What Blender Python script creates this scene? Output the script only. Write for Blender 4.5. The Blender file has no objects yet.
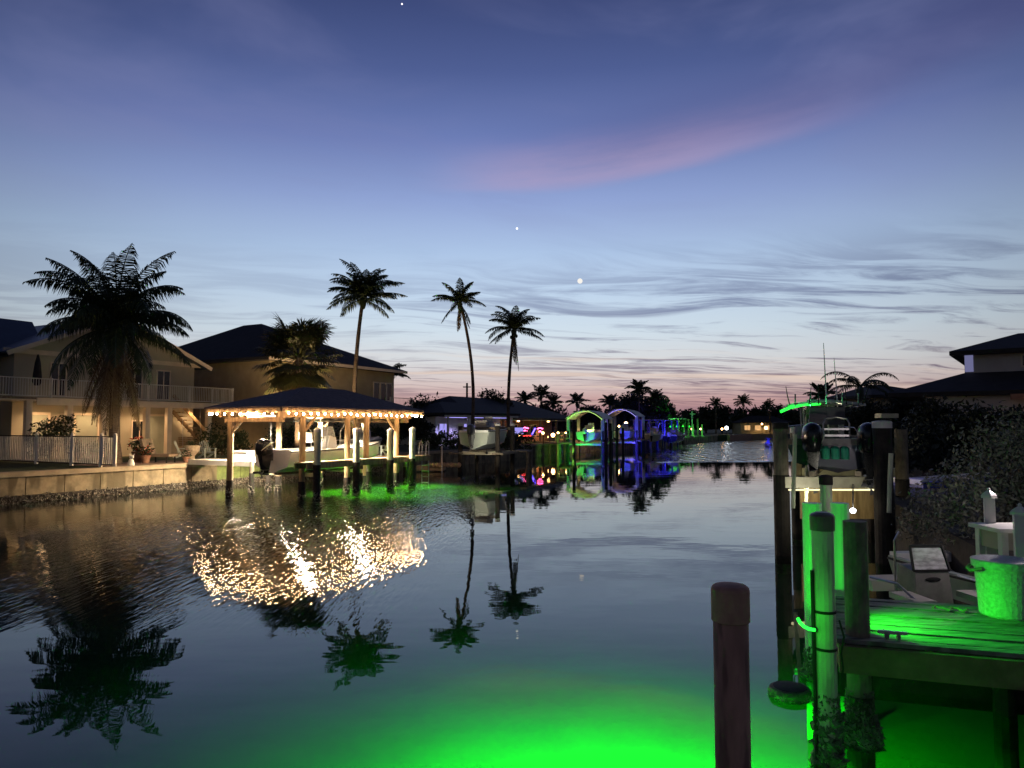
import bpy, math, random
import numpy as np
from mathutils import Vector, Matrix
from math import sin, cos, tan, atan, atan2, pi, radians, sqrt

scene = bpy.context.scene
COL = scene.collection
# ------------------------------------------------------------------ camera
T = radians(3.33); F = 720.0; H = 3.1
cam = bpy.data.cameras.new('camera'); cam_ob = bpy.data.objects.new('camera', cam)
COL.objects.link(cam_ob)
cam.sensor_width = 36.0; cam.lens = 36.0 * F / 1024.0
cam.clip_start = 0.1; cam.clip_end = 6000
cam_ob.location = (0, 0, H); cam_ob.rotation_euler = (pi / 2 + T, 0, 0)
scene.camera = cam_ob
scene.render.engine = 'CYCLES'
scene.cycles.use_denoising = True
scene.cycles.max_bounces = 10
scene.cycles.transmission_bounces = 6
scene.cycles.transparent_max_bounces = 8
scene.cycles.sample_clamp_indirect = 12
scene.cycles.blur_glossy = 0.2
vs = scene.view_settings
vs.view_transform = 'Standard'; vs.look = 'None'; vs.exposure = 0.0; vs.gamma = 1.0
vs.use_curve_mapping = False

def el(py): return T + atan((384 - py) / F)
def Zat(py, Y): return H + Y * tan(el(py))
def Yat(py, Z=0.0): return (Z - H) / tan(el(py))
def Xat(px, Y, Z): return (px - 512) / F * (Y * cos(T) + (Z - H) * sin(T))
def P(px, py, Y):
    Z = Zat(py, Y); return Vector((Xat(px, Y, Z), Y, Z))
def G(px, Y, Z): return Vector((Xat(px, Y, Z), Y, Z))
def lin(c):
    c = c / 255.0
    return c / 12.92 if c <= 0.04045 else ((c + 0.055) / 1.055) ** 2.4
def S(r, g, b): return (lin(r), lin(g), lin(b), 1.0)

# ------------------------------------------------------------------ world: dusk sky
world = bpy.data.worlds.new('World'); scene.world = world; world.use_nodes = True
nt = world.node_tree; nt.nodes.clear()
class NB:
    """small node-building helper"""
    def __init__(s, nt): s.nt = nt
    def new(s, t, **kw):
        n = s.nt.nodes.new(t)
        for k, v in kw.items(): setattr(n, k, v)
        return n
    def val(s, sock, v):
        if isinstance(v, bpy.types.NodeSocket): s.nt.links.new(v, sock)
        else: sock.default_value = v
    def m(s, op, a, b=0.0, c=None, clamp=False):
        n = s.new('ShaderNodeMath', operation=op, use_clamp=clamp)
        s.val(n.inputs[0], a); s.val(n.inputs[1], b)
        if c is not None: s.val(n.inputs[2], c)
        return n.outputs[0]
    def mr(s, v, a, b, c=0.0, d=1.0, smooth=True):
        n = s.new('ShaderNodeMapRange', interpolation_type='SMOOTHSTEP' if smooth else 'LINEAR')
        s.val(n.inputs[0], v)
        for i, x in enumerate((a, b, c, d)): s.val(n.inputs[i + 1], x)
        return n.outputs[0]
    def ramp(s, v, stops, interp='EASE'):
        n = s.new('ShaderNodeValToRGB'); n.color_ramp.interpolation = interp
        e = n.color_ramp.elements
        while len(e) < len(stops): e.new(0.5)
        for k, (p, c) in enumerate(stops):
            e[k].position = p; e[k].color = c
        s.val(n.inputs[0], v); return n.outputs[0]
    def mix(s, f, a, b, blend='MIX'):
        n = s.new('ShaderNodeMix', data_type='RGBA', blend_type=blend)
        s.val(n.inputs[0], f); s.val(n.inputs[6], a); s.val(n.inputs[7], b)
        return n.outputs[2]
    def xyz(s, x, y, z):
        n = s.new('ShaderNodeCombineXYZ')
        for i, v in enumerate((x, y, z)): s.val(n.inputs[i], v)
        return n.outputs[0]
    def sep(s, v):
        n = s.new('ShaderNodeSeparateXYZ'); s.val(n.inputs[0], v); return n.outputs
    def noise(s, vec, scale, detail=4, rough=0.5, dist=0.0, out=0):
        n = s.new('ShaderNodeTexNoise')
        if vec is not None: s.val(n.inputs['Vector'], vec)
        n.inputs['Scale'].default_value = scale; n.inputs['Detail'].default_value = detail
        n.inputs['Roughness'].default_value = rough; n.inputs['Distortion'].default_value = dist
        return n.outputs[out]

b = NB(nt)
tc = b.new('ShaderNodeTexCoord')
dx, dy, dz = b.sep(tc.outputs['Generated'])
hor = b.m('SQRT', b.m('ADD', b.m('MULTIPLY', dx, dx), b.m('MULTIPLY', dy, dy)))
caz = b.m('DIVIDE', dy, b.m('MAXIMUM', hor, 0.001))
az = b.m('ARCTAN2', dx, dy)
base = b.ramp(dz, [
    (0.0, S(116, 88, 106)), (0.014, S(150, 114, 128)), (0.035, S(199, 160, 158)), (0.058, S(213, 196, 194)),
    (0.088, S(217, 219, 222)), (0.13, S(208, 223, 235)), (0.18, S(193, 214, 237)), (0.235, S(173, 197, 230)),
    (0.30, S(145, 165, 213)), (0.37, S(109, 127, 184)), (0.45, S(78, 94, 147)), (0.53, S(56, 69, 116)),
    (0.75, S(32, 40, 74)), (1.0, S(24, 30, 58))], 'LINEAR')
azf = b.ramp(b.m('MULTIPLY_ADD', caz, 0.5, 0.5), [
    (0.0, (0.20,) * 3 + (1,)), (0.5, (0.24,) * 3 + (1,)), (0.86, (0.50,) * 3 + (1,)), (0.91, (0.68,) * 3 + (1,)), (0.955, (0.87,) * 3 + (1,)), (1.0, (1.0,) * 3 + (1,))], 'LINEAR')
sky = b.mix(1.0, base, azf, 'MULTIPLY')
# high thin clouds on a plane overhead, seen in perspective
inv = b.m('DIVIDE', 1.0, b.m('ADD', b.m('MAXIMUM', dz, 0.0), 0.035))
cx = b.m('MULTIPLY', dx, inv); cy = b.m('MULTIPLY', dy, inv)
warp = b.noise(b.xyz(b.m('MULTIPLY', cx, 0.5), b.m('MULTIPLY', cy, 0.5), 3.1), 1.0, 2)
cyw = b.m('ADD', b.m('ADD', cy, b.m('MULTIPLY', cx, -0.22)), b.m('MULTIPLY', warp, 1.6))
n1 = b.noise(b.xyz(b.m('MULTIPLY', cx, 0.75), b.m('MULTIPLY', cyw, 2.3), 0.7), 1.3, 8, 0.62, 0.5)
n2 = b.noise(b.xyz(b.m('MULTIPLY', cx, 0.14), b.m('MULTIPLY', cyw, 0.32), 5.2), 1.0, 3, 0.5)
cl = b.mr(b.m('ADD', b.m('MULTIPLY', n1, 0.78), b.m('MULTIPLY', n2, 0.42)), 0.56, 0.75)
win = b.m('MULTIPLY', b.mr(dz, 0.008, 0.05), b.mr(dz, 0.27, 0.14))
right = b.mr(az, -0.5, 0.4, 0.28, 1.0)
clm = b.m('MULTIPLY', b.m('MULTIPLY', b.m('MULTIPLY', cl, win), right), 1.0)
ccol = b.ramp(dz, [(0.0, S(104, 84, 102)), (0.05, S(128, 104, 120)), (0.09, S(132, 126, 146)), (0.16, S(120, 132, 166)), (0.3, S(96, 110, 156))], 'LINEAR')
ccol = b.mix(1.0, ccol, azf, 'MULTIPLY')
sky = b.mix(clm, sky, ccol)
# bright streaks low down where the afterglow comes through
n3 = b.noise(b.xyz(b.m('MULTIPLY', cx, 0.12), b.m('MULTIPLY', cyw, 0.55), 9.0), 1.7, 5, 0.55, 0.3)
st = b.m('MULTIPLY', b.mr(n3, 0.52, 0.72), b.m('MULTIPLY', b.mr(dz, 0.016, 0.04), b.mr(dz, 0.13, 0.06)))
st = b.m('MULTIPLY', st, b.mr(caz, 0.75, 0.97))
sky = b.mix(b.m('MULTIPLY', st, 0.9), sky, S(228, 205, 190))
# the long rosy wisp
eld = b.m('MULTIPLY', b.m('ARCSINE', dz), 180 / pi); azd = b.m('MULTIPLY', az, 180 / pi)
wn = b.noise(b.xyz(b.m('MULTIPLY', azd, 0.09), b.m('MULTIPLY', b.m('MULTIPLY_ADD', azd, -0.1, eld), 0.55), 1.0), 1.0, 6, 0.6)
off = b.m('SUBTRACT', eld, b.m('ADD', b.m('ADD', b.m('MULTIPLY_ADD', azd, 0.045, 18.0), b.m('MULTIPLY', b.m('MULTIPLY', azd, azd), 0.0028)), b.m('MULTIPLY', wn, 1.3)))
prof = b.m('MULTIPLY', b.m('MULTIPLY', b.mr(off, -0.75, 0.25), b.mr(off, 4.2, 0.1)), b.mr(wn, 0.15, 0.62, 0.45, 1.0))
ext = b.m('MULTIPLY', b.mr(azd, -9.0, 2.0), b.mr(azd, 32.0, 9.0))
ext2 = b.m('MULTIPLY', b.m('MULTIPLY', b.mr(off, -1.0, 2.0), b.mr(off, 7.5, 2.0)), b.mr(azd, -6.0, 14.0))
sky = b.mix(b.m('MULTIPLY', ext2, 0.36), sky, S(80, 78, 126))
sky = b.mix(b.m('MULTIPLY', b.m('MULTIPLY', prof, ext), 0.50), sky, S(184, 158, 190))
# broad faint veils high up
vn = b.noise(b.xyz(b.m('MULTIPLY', cx, 0.8), b.m('MULTIPLY', cyw, 0.9), 2.0), 1.2, 5, 0.55, 0.4)
veil = b.m('MULTIPLY', b.mr(vn, 0.45, 0.72), b.mr(dz, 0.22, 0.36))
sky = b.mix(b.m('MULTIPLY', veil, 0.34), sky, S(128, 132, 176))
nish = b.new('ShaderNodeTexSky', sky_type='NISHITA'); nish.sun_disc = False
nish.sun_elevation = radians(-2.5); nish.sun_rotation = radians(0)
bg = b.new('ShaderNodeBackground'); nt.links.new(sky, bg.inputs[0]); bg.inputs[1].default_value = 1.0
bg2 = b.new('ShaderNodeBackground'); nt.links.new(nish.outputs[0], bg2.inputs[0]); bg2.inputs[1].default_value = 0.02
ad = b.new('ShaderNodeAddShader'); nt.links.new(bg.outputs[0], ad.inputs[0]); nt.links.new(bg2.outputs[0], ad.inputs[1])
wo = b.new('ShaderNodeOutputWorld'); nt.links.new(ad.outputs[0], wo.inputs[0])

# ------------------------------------------------------------------ materials
MATS = {}
def mat(name, col, rough=0.7, var=0.25, scale=3.0, bump=0.0, metal=0.0, col2=None, stretch=(1, 1, 1), spec=0.4, emit=None, estr=0.0, trans=0.0, sss=0.0, wave=None):
    m = bpy.data.materials.new(name); m.use_nodes = True
    n = NB(m.node_tree); p = m.node_tree.nodes['Principled BSDF']
    c = tuple(col[:3]) + (1,)
    c2 = tuple(col2[:3]) + (1,) if col2 else tuple(x * (1 - var) for x in col[:3]) + (1,)
    geo = n.new('ShaderNodeNewGeometry')
    mp = n.new('ShaderNodeMapping'); mp.inputs['Scale'].default_value = stretch
    m.node_tree.links.new(geo.outputs['Position'], mp.inputs[0])
    nz = n.noise(mp.outputs[0], scale, 6, 0.6)
    f = n.mr(nz, 0.3, 0.7)
    colout = n.mix(f, c, c2)
    if wave:
        wv = n.new('ShaderNodeTexNoise'); wv.inputs['Scale'].default_value = wave[0]; wv.inputs['Detail'].default_value = 2
        mp2 = n.new('ShaderNodeMapping'); mp2.inputs['Scale'].default_value = wave[2]
        m.node_tree.links.new(geo.outputs['Position'], mp2.inputs[0]); m.node_tree.links.new(mp2.outputs[0], wv.inputs['Vector'])
        colout = n.mix(n.m('MULTIPLY', n.mr(wv.outputs[0], 0.5, 0.62), wave[3]), colout, tuple(wave[1][:3]) + (1,))
    m.node_tree.links.new(colout, p.inputs['Base Color'])
    p.inputs['Roughness'].default_value = rough; p.inputs['Metallic'].default_value = metal
    p.inputs['Specular IOR Level'].default_value = spec
    if trans: p.inputs['Transmission Weight'].default_value = trans
    if emit:
        p.inputs['Emission Color'].default_value = tuple(emit[:3]) + (1,); p.inputs['Emission Strength'].default_value = estr
    if bump:
        bp = n.new('ShaderNodeBump'); bp.inputs['Strength'].default_value = min(1, bump); bp.inputs['Distance'].default_value = 0.03
        m.node_tree.links.new(nz, bp.inputs['Height']); m.node_tree.links.new(bp.outputs[0], p.inputs['Normal'])
    MATS[name] = m; return m
def glow(name, col, s):
    m = bpy.data.materials.new(name); m.use_nodes = True; t = m.node_tree; t.nodes.clear()
    e = t.nodes.new('ShaderNodeEmission'); e.inputs[0].default_value = tuple(col[:3]) + (1,); e.inputs[1].default_value = s
    o = t.nodes.new('ShaderNodeOutputMaterial'); t.links.new(e.outputs[0], o.inputs[0]); MATS[name] = m; return m

mat('bark', (0.13, 0.10, 0.075), 0.9, 0.5, 4, 0.8, stretch=(1, 1, 4))
mat('palm_leaf', (0.045, 0.075, 0.025), 0.5, 0.5, 1.5)
mat('dead_leaf', (0.17, 0.125, 0.06), 0.8, 0.5, 2)
mat('fan_leaf', (0.13, 0.14, 0.045), 0.5, 0.5, 1.2)
mat('leaf', (0.040, 0.065, 0.022), 0.5, 0.5, 0.8)
mat('leaf_grey', (0.17, 0.175, 0.13), 0.45, 0.5, 5)
mat('leaf_far', (0.035, 0.045, 0.025), 0.6, 0.4, 0.6)
mat('flower_red', (0.55, 0.10, 0.05), 0.6, 0.4, 20)
mat('flower_pink', (0.6, 0.35, 0.33), 0.6, 0.4, 20)
mat('grass', (0.055, 0.085, 0.022), 0.9, 0.5, 2.5, 0.6)
mat('earth', (0.10, 0.085, 0.06), 0.95, 0.5, 0.8, 0.6)
mat('paver', (0.34, 0.24, 0.19), 0.85, 0.35, 6, 0.3)
mat('concrete', (0.29, 0.24, 0.155), 0.85, 0.45, 2.6, 0.6, wave=(1.6, (0.09, 0.075, 0.045), (1, 1, 0.35), 0.85))
mat('concrete_cap', (0.36, 0.30, 0.21), 0.8, 0.3, 2.5, 0.4)
mat('moss_wall', (0.12, 0.16, 0.05), 0.9, 0.5, 3, 0.8)
mat('oyster', (0.075, 0.065, 0.05), 0.7, 0.7, 14, 0.9, col2=(0.22, 0.20, 0.16))
mat('house_wall', (0.45, 0.41, 0.31), 0.8, 0.12, 0.7)
mat('house_door', (0.40, 0.42, 0.33), 0.6, 0.12, 1.5)
mat('house_trim', (0.72, 0.62, 0.48), 0.6, 0.12, 2)
mat('house_stucco', (0.42, 0.34, 0.20), 0.85, 0.2, 1.2, 0.2)
mat('house_grey', (0.48, 0.46, 0.44), 0.85, 0.15, 1.0)
mat('roof_blue', (0.030, 0.055, 0.085), 0.45, 0.3, 1.0, 0.0, stretch=(1, 1, 1))
mat('roof_dark', (0.028, 0.027, 0.028), 0.8, 0.4, 2.0, 0.4)
mat('roof_tile', (0.18, 0.14, 0.14), 0.75, 0.35, 5, 0.5)
mat('wood_pale', (0.42, 0.29, 0.155), 0.7, 0.4, 3, 0.3, stretch=(3, 3, 0.5), wave=(2.5, (0.14, 0.085, 0.045), (2, 2, 0.3), 0.5))
mat('wood_grey', (0.24, 0.20, 0.145), 0.85, 0.45, 4, 0.4, stretch=(2, 2, 1))
mat('wood_deck', (0.23, 0.23, 0.20), 0.6, 0.5, 3, 0.6, stretch=(1, 6, 1), wave=(3, (0.07, 0.07, 0.06), (0.6, 5, 1), 0.7))
mat('wood_dark', (0.035, 0.028, 0.022), 0.8, 0.5, 5, 0.5)
mat('wood_beam', (0.22, 0.16, 0.085), 0.8, 0.4, 3, 0.4)
mat('ceiling_wood', (0.62, 0.45, 0.26), 0.6, 0.2, 2, 0.2, stretch=(3, 1, 1))
mat('piling_white', (0.66, 0.68, 0.48), 0.55, 0.25, 2.5, 0.2, wave=(4, (0.20, 0.22, 0.14), (3, 3, 0.6), 0.4))
mat('piling_red', (0.60, 0.33, 0.23), 0.75, 0.45, 3, 0.5, stretch=(1, 1, 0.3), wave=(5, (0.07, 0.03, 0.025), (2, 2, 0.4), 0.5))
mat('piling_cap', (0.22, 0.23, 0.15), 0.4, 0.3, 6)
mat('piling_red_cap', (0.55, 0.30, 0.22), 0.7, 0.3, 6, 0.1, spec=.2)
mat('white_paint', (0.74, 0.72, 0.66), 0.45, 0.12, 3)
mat('white_gel', (0.74, 0.74, 0.72), 0.25, 0.08, 2)
mat('hull_grey', (0.36, 0.40, 0.36), 0.3, 0.15, 2)
mat('hull_navy', (0.02, 0.03, 0.06), 0.25, 0.2, 2)
mat('cushion', (0.45, 0.43, 0.38), 0.6, 0.15, 4)
mat('engine_black', (0.012, 0.013, 0.016), 0.22, 0.3, 4)
mat('engine_grey', (0.09, 0.09, 0.10), 0.3, 0.3, 4)
mat('rubber', (0.02, 0.02, 0.02), 0.7, 0.4, 6)
mat('metal', (0.55, 0.55, 0.55), 0.3, 0.2, 5, metal=0.9)
mat('alu_beam', (0.42, 0.40, 0.30), 0.45, 0.25, 4, 0.1, metal=0.3)
mat('iron_black', (0.018, 0.017, 0.016), 0.45, 0.3, 6)
mat('picket', (0.80, 0.76, 0.68), 0.5, 0.15, 4)
mat('resin_chair', (0.60, 0.68, 0.62), 0.5, 0.1, 5)
mat('cover_tan', (0.28, 0.22, 0.16), 0.9, 0.3, 4, 0.3)
mat('canvas', (0.015, 0.013, 0.016), 0.9, 0.3, 6)
mat('canopy', (0.62, 0.64, 0.58), 0.6, 0.12, 2)
mat('plastic_tub', (0.50, 0.52, 0.50), 0.5, 0.25, 30, 0.35, col2=(0.30, 0.33, 0.30))
mat('console_grey', (0.24, 0.23, 0.21), 0.5, 0.3, 6)
mat('glass_dark', (0.02, 0.022, 0.025), 0.08, 0.2, 2, spec=0.8)
mat('glass_pale', (0.66, 0.67, 0.68), 0.2, 0.55, 7, spec=0.8, stretch=(1, 1, 3))
mat('teal', (0.02, 0.22, 0.15), 0.4, 0.2, 5)
mat('blue_paint', (0.10, 0.12, 0.45), 0.4, 0.3, 3)
mat('terracotta', (0.36, 0.20, 0.13), 0.8, 0.3, 5)
mat('stone_urn', (0.50, 0.42, 0.32), 0.8, 0.3, 8, 0.4)
mat('sand', (0.50, 0.36, 0.24), 0.9, 0.3, 4, 0.4)
mat('rope', (0.30, 0.26, 0.18), 0.9, 0.3, 20)
glow('bulb_warm', (1.0, 0.60, 0.30), 210)
glow('tube_white', (1.0, 0.82, 0.58), 7)
glow('lamp_warm', (1.0, 0.62, 0.30), 9)
glow('lamp_small_warm', (1.0, 0.55, 0.20), 20)
glow('led_green', (0.02, 1.0, 0.05), 2.6)
glow('led_lime', (0.60, 1.0, 0.25), 1.3)
glow('led_blue', (0.10, 0.06, 1.0), 9)
glow('led_violet', (0.40, 0.36, 1.0), 1.5)
glow('led_white', (0.9, 0.95, 1.0), 14)
glow('led_yellow', (1.0, 0.90, 0.50), 1.6)
glow('neon_pink', (1.0, 0.10, 0.34), 9)
glow('neon_red', (1.0, 0.05, 0.04), 5)
glow('screen_violet', (0.40, 0.36, 0.95), 0.9)
glow('violet_wall_glow', (0.42, 0.42, 0.80), 0.34)
glow('window_warm', (1.0, 0.55, 0.22), 0.8)
glow('moon_light', (1.0, 0.96, 0.90), 0.95)
glow('star_light', (1.0, 0.97, 0.95), 1.6)

# water
wm = bpy.data.materials.new('canal_water'); wm.use_nodes = True; MATS['water'] = wm
n = NB(wm.node_tree); p = wm.node_tree.nodes['Principled BSDF']
p.inputs['Base Color'].default_value = (0.30, 0.72, 0.55, 1); p.inputs['Roughness'].default_value = 0.015
p.inputs['IOR'].default_value = 1.36; p.inputs['Transmission Weight'].default_value = 1.0
geo = n.new('ShaderNodeNewGeometry'); X, Y, Z = n.sep(geo.outputs['Position'])
calm = n.noise(n.xyz(n.m('MULTIPLY', X, 0.5), n.m('MULTIPLY', Y, 1.0), 0.0), 0.9, 3, 0.5)
fine = n.noise(n.xyz(n.m('MULTIPLY', X, 1.0), n.m('MULTIPLY', Y, 0.16), 0.0), 11.0, 1.5, 0.5)
far = n.noise(n.xyz(n.m('MULTIPLY', X, 0.5), n.m('MULTIPLY', Y, 0.065), 4.0), 2.2, 3, 0.6)
wig = n.noise(n.xyz(n.m('MULTIPLY', X, 0.2), n.m('MULTIPLY', Y, 0.2), 0.0), 1.0, 2)
mA = n.m('MULTIPLY', n.m('MULTIPLY', n.mr(n.m('ADD', X, n.m('MULTIPLY', wig, 1.2)), -0.3, -2.6), n.mr(n.m('ADD', X, n.m('MULTIPLY', wig, 1.5)), -12.5, -9.0, 0.12, 1.0)), n.m('MULTIPLY', n.mr(Y, 10.5, 14.0), n.mr(Y, 46.0, 36.0, 0.1, 1.0)))
edge = n.m('ADD', n.m('MULTIPLY_ADD', X, -0.16, Y), n.m('MULTIPLY', wig, 3.0))
mB = n.m('MULTIPLY', n.mr(edge, 60.6, 62.2), n.mr(n.m('MULTIPLY_ADD', Y, -0.165, X), 1.2, 4.5))
h = n.m('MULTIPLY', calm, 0.0042)
h = n.m('ADD', h, n.m('MULTIPLY', n.m('MULTIPLY', fine, mA), n.mr(Y, 14.5, 25.0, 0.0115, 0.042)))
h = n.m('ADD', h, n.m('MULTIPLY', n.m('MULTIPLY', far, mB), 0.45))
bp = n.new('ShaderNodeBump'); bp.inputs['Strength'].default_value = 1.0; bp.inputs['Distance'].default_value = 1.0
wm.node_tree.links.new(h, bp.inputs['Height']); wm.node_tree.links.new(bp.outputs[0], p.inputs['Normal'])
mat('mud', (0.055, 0.055, 0.045), 0.95, 0.35, 0.35)

# ------------------------------------------------------------------ mesh helpers
WM = {}                        # world matrices of the roots, computed here
rng = np.random.default_rng(7)
R = random.Random(11)
class MB:
    def __init__(s): s.v = []; s.f = []
    def add(s, vs_, fs):
        o = len(s.v); s.v.extend([tuple(q) for q in vs_]); s.f.extend([tuple(i + o for i in f) for f in fs]); return s
    def box(s, c, size, M=None):
        x, y, z = (d / 2 for d in size); c = Vector(c)
        vv = [Vector((sx * x, sy * y, sz * z)) for sx in (-1, 1) for sy in (-1, 1) for sz in (-1, 1)]
        if M is not None: vv = [M @ q for q in vv]
        return s.add([q + c for q in vv], [(0, 1, 3, 2), (4, 6, 7, 5), (0, 4, 5, 1), (2, 3, 7, 6), (0, 2, 6, 4), (1, 5, 7, 3)])
    def fbox(s, fr, a0, a1, b0, b1, z0, z1):
        vv = [fr.p(a, bb, z) for a in (a0, a1) for bb in (b0, b1) for z in (z0, z1)]
        return s.add(vv, [(0, 1, 3, 2), (4, 6, 7, 5), (0, 4, 5, 1), (2, 3, 7, 6), (0, 2, 6, 4), (1, 5, 7, 3)])
    def bar(s, p0, p1, w, h=None, up=(0, 0, 1)):
        h = h or w; p0 = Vector(p0); p1 = Vector(p1); d = (p1 - p0).normalized(); up = Vector(up)
        if abs(d.dot(up)) > 0.99: up = Vector((1, 0, 0))
        r = d.cross(up).normalized(); u = r.cross(d)
        vv = [q + r * sx * w / 2 + u * sy * h / 2 for q in (p0, p1) for sx in (-1, 1) for sy in (-1, 1)]
        return s.add(vv, [(0, 1, 3, 2), (4, 6, 7, 5), (0, 4, 5, 1), (2, 3, 7, 6), (0, 2, 6, 4), (1, 5, 7, 3)])
    def tube(s, pts, rad, n=8, cap=True):
        pts = [Vector(q) for q in pts]
        if not hasattr(rad, '__len__'): rad = [rad] * len(pts)
        o = len(s.v); ref = None
        for i, q in enumerate(pts):
            d = (pts[min(i + 1, len(pts) - 1)] - pts[max(i - 1, 0)]).normalized()
            if ref is None: ref = Vector((1, 0, 0)) if abs(d.x) < 0.9 else Vector((0, 1, 0))
            r = (ref - d * ref.dot(d)).normalized(); ref = r; u = d.cross(r)
            for k in range(n):
                a = 2 * pi * k / n; s.v.append(tuple(q + (r * cos(a) + u * sin(a)) * rad[i]))
        for i in range(len(pts) - 1):
            for k in range(n):
                s.f.append((o + i * n + k, o + i * n + (k + 1) % n, o + (i + 1) * n + (k + 1) % n, o + (i + 1) * n + k))
        if cap:
            s.f.append(tuple(o + k for k in range(n))[::-1]); e = o + (len(pts) - 1) * n; s.f.append(tuple(e + k for k in range(n)))
        return s
    def lathe(s, c, prof, n=20):
        c = Vector(c)
        return s.tube([c + Vector((0, 0, z)) for r, z in prof], [max(r, 1e-4) for r, z in prof], n)
    def ball(s, c, r, n=10, m=6, sc=(1, 1, 1)):
        c = Vector(c); o = len(s.v)
        for i in range(m + 1):
            t = pi * i / m
            for k in range(n):
                a = 2 * pi * k / n
                s.v.append((c.x + r * sc[0] * sin(t) * cos(a), c.y + r * sc[1] * sin(t) * sin(a), c.z + r * sc[2] * cos(t)))
        for i in range(m):
            for k in range(n):
                s.f.append((o + i * n + k, o + (i + 1) * n + k, o + (i + 1) * n + (k + 1) % n, o + i * n + (k + 1) % n))
        return s
    def poly(s, pts, z0, z1):
        nn = len(pts); o = len(s.v)
        for z in (z0, z1): s.v.extend([(q[0], q[1], z) for q in pts])
        s.f.append(tuple(o + i for i in range(nn))[::-1]); s.f.append(tuple(o + nn + i for i in range(nn)))
        for i in range(nn): s.f.append((o + i, o + (i + 1) % nn, o + nn + (i + 1) % nn, o + nn + i))
        return s
    def build(s, name, m, parent=None, world=True, smooth=False):
        me = bpy.data.meshes.new(name); vv = s.v
        if parent is not None and world:
            Mi = WM[parent.name].inverted(); vv = [tuple(Mi @ Vector(q)) for q in vv]
        me.from_pydata(vv, [], s.f); me.update()
        me.materials.append(MATS[m] if isinstance(m, str) else m)
        o = bpy.data.objects.new(name, me); COL.objects.link(o)
        if smooth: me.shade_smooth()
        if smooth == 2:
            me.shade_auto_smooth = True if hasattr(me, 'shade_auto_smooth') else None
        if name in ('oyster_crust', 'barnacles'): o['kind'] = 'stuff'
        if parent is not None: o.parent = parent; WM[o.name] = WM[parent.name]
        else: WM[o.name] = Matrix()
        return o
def tag(o, label=None, cat=None, group=None, kind=None):
    if label: o['label'] = label
    if cat: o['category'] = cat
    if group: o['group'] = group
    if kind: o['kind'] = kind
    return o
def thing(name, label, cat, loc=(0, 0, 0), rz=0.0, group=None):
    o = bpy.data.objects.new(name, None); COL.objects.link(o); o.empty_display_size = 0.2
    o.location = loc; o.rotation_euler = (0, 0, rz)
    WM[o.name] = Matrix.Translation(Vector(loc)) @ Matrix.Rotation(rz, 4, 'Z')
    return tag(o, label, cat, group)
def single(mb, name, m, label, cat, group=None, kind=None, org=None, smooth=False):
    """a thing of one mesh, its origin moved to its base"""
    vv = np.array(mb.v); 
    if org is None: org = ((vv[:, 0].min() + vv[:, 0].max()) / 2, (vv[:, 1].min() + vv[:, 1].max()) / 2, vv[:, 2].min())
    mb.v = [tuple(q) for q in (vv - np.array(org))]
    o = mb.build(name, m, smooth=smooth); o.location = org; WM[o.name] = Matrix.Translation(Vector(org))
    return tag(o, label, cat, group, kind)
def dup(root, loc, rz, label=None, group=None):
    r = root.copy(); COL.objects.link(r); r.location = loc; r.rotation_euler = (0, 0, rz)
    WM[r.name] = Matrix.Translation(Vector(loc)) @ Matrix.Rotation(rz, 4, 'Z')
    if label: r['label'] = label
    if group: r['group'] = group
    for ch in list(root.children):
        c = ch.copy(); COL.objects.link(c); c.parent = r
        for g in list(ch.children):
            d = g.copy(); COL.objects.link(d); d.parent = c
    return r
def point(name, loc, col, watts, rad=0.05, parent=None):
    l = bpy.data.lights.new(name, 'POINT'); l.color = col; l.energy = watts; l.shadow_soft_size = rad
    o = bpy.data.objects.new(name, l); COL.objects.link(o); o.location = loc
    if parent is not None:
        o.parent = parent; o.location = WM[parent.name].inverted() @ Vector(loc)
    return o
def spot(name, loc, to, col, watts, ang=150, rad=0.05, parent=None, blend=.4):
    l = bpy.data.lights.new(name, 'SPOT'); l.color = col; l.energy = watts; l.shadow_soft_size = rad; l.spot_size = radians(ang); l.spot_blend = blend
    o = bpy.data.objects.new(name, l); COL.objects.link(o); d = Vector(to).normalized()
    if parent is not None:
        o.parent = parent; Mi = WM[parent.name].inverted(); o.location = Mi @ Vector(loc); d = Mi.to_3x3() @ d
    else: o.location = loc
    o.rotation_euler = d.to_track_quat('-Z', 'Y').to_euler(); return o
def down(name, loc, col, watts, rad=.05, parent=None): return spot(name, loc, (0, 0, -1), col, watts * 1.6, 145, rad, parent, .6)
class Fr:
    def __init__(s, o, u):
        s.o = Vector((o[0], o[1])); s.u = Vector(u).normalized(); s.n = Vector((-s.u.y, s.u.x))
    def p(s, a, bb, z=0.0):
        q = s.o + s.u * a + s.n * bb; return Vector((q.x, q.y, z))
    def a_at(s, px, bb, z=1.3):
        k = (px - 512) / F; o = s.o + s.n * bb
        c = cos(T); zz = (z - H) * sin(T)
        return (k * (o.y * c + zz) - o.x) / (s.u.x - k * s.u.y * c)
    @property
    def rz(s): return atan2(s.u.y, s.u.x)
FL = Fr((-20.2, 28.5), (0.476, 0.879))      # along the left seawall, b = metres inland

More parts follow.
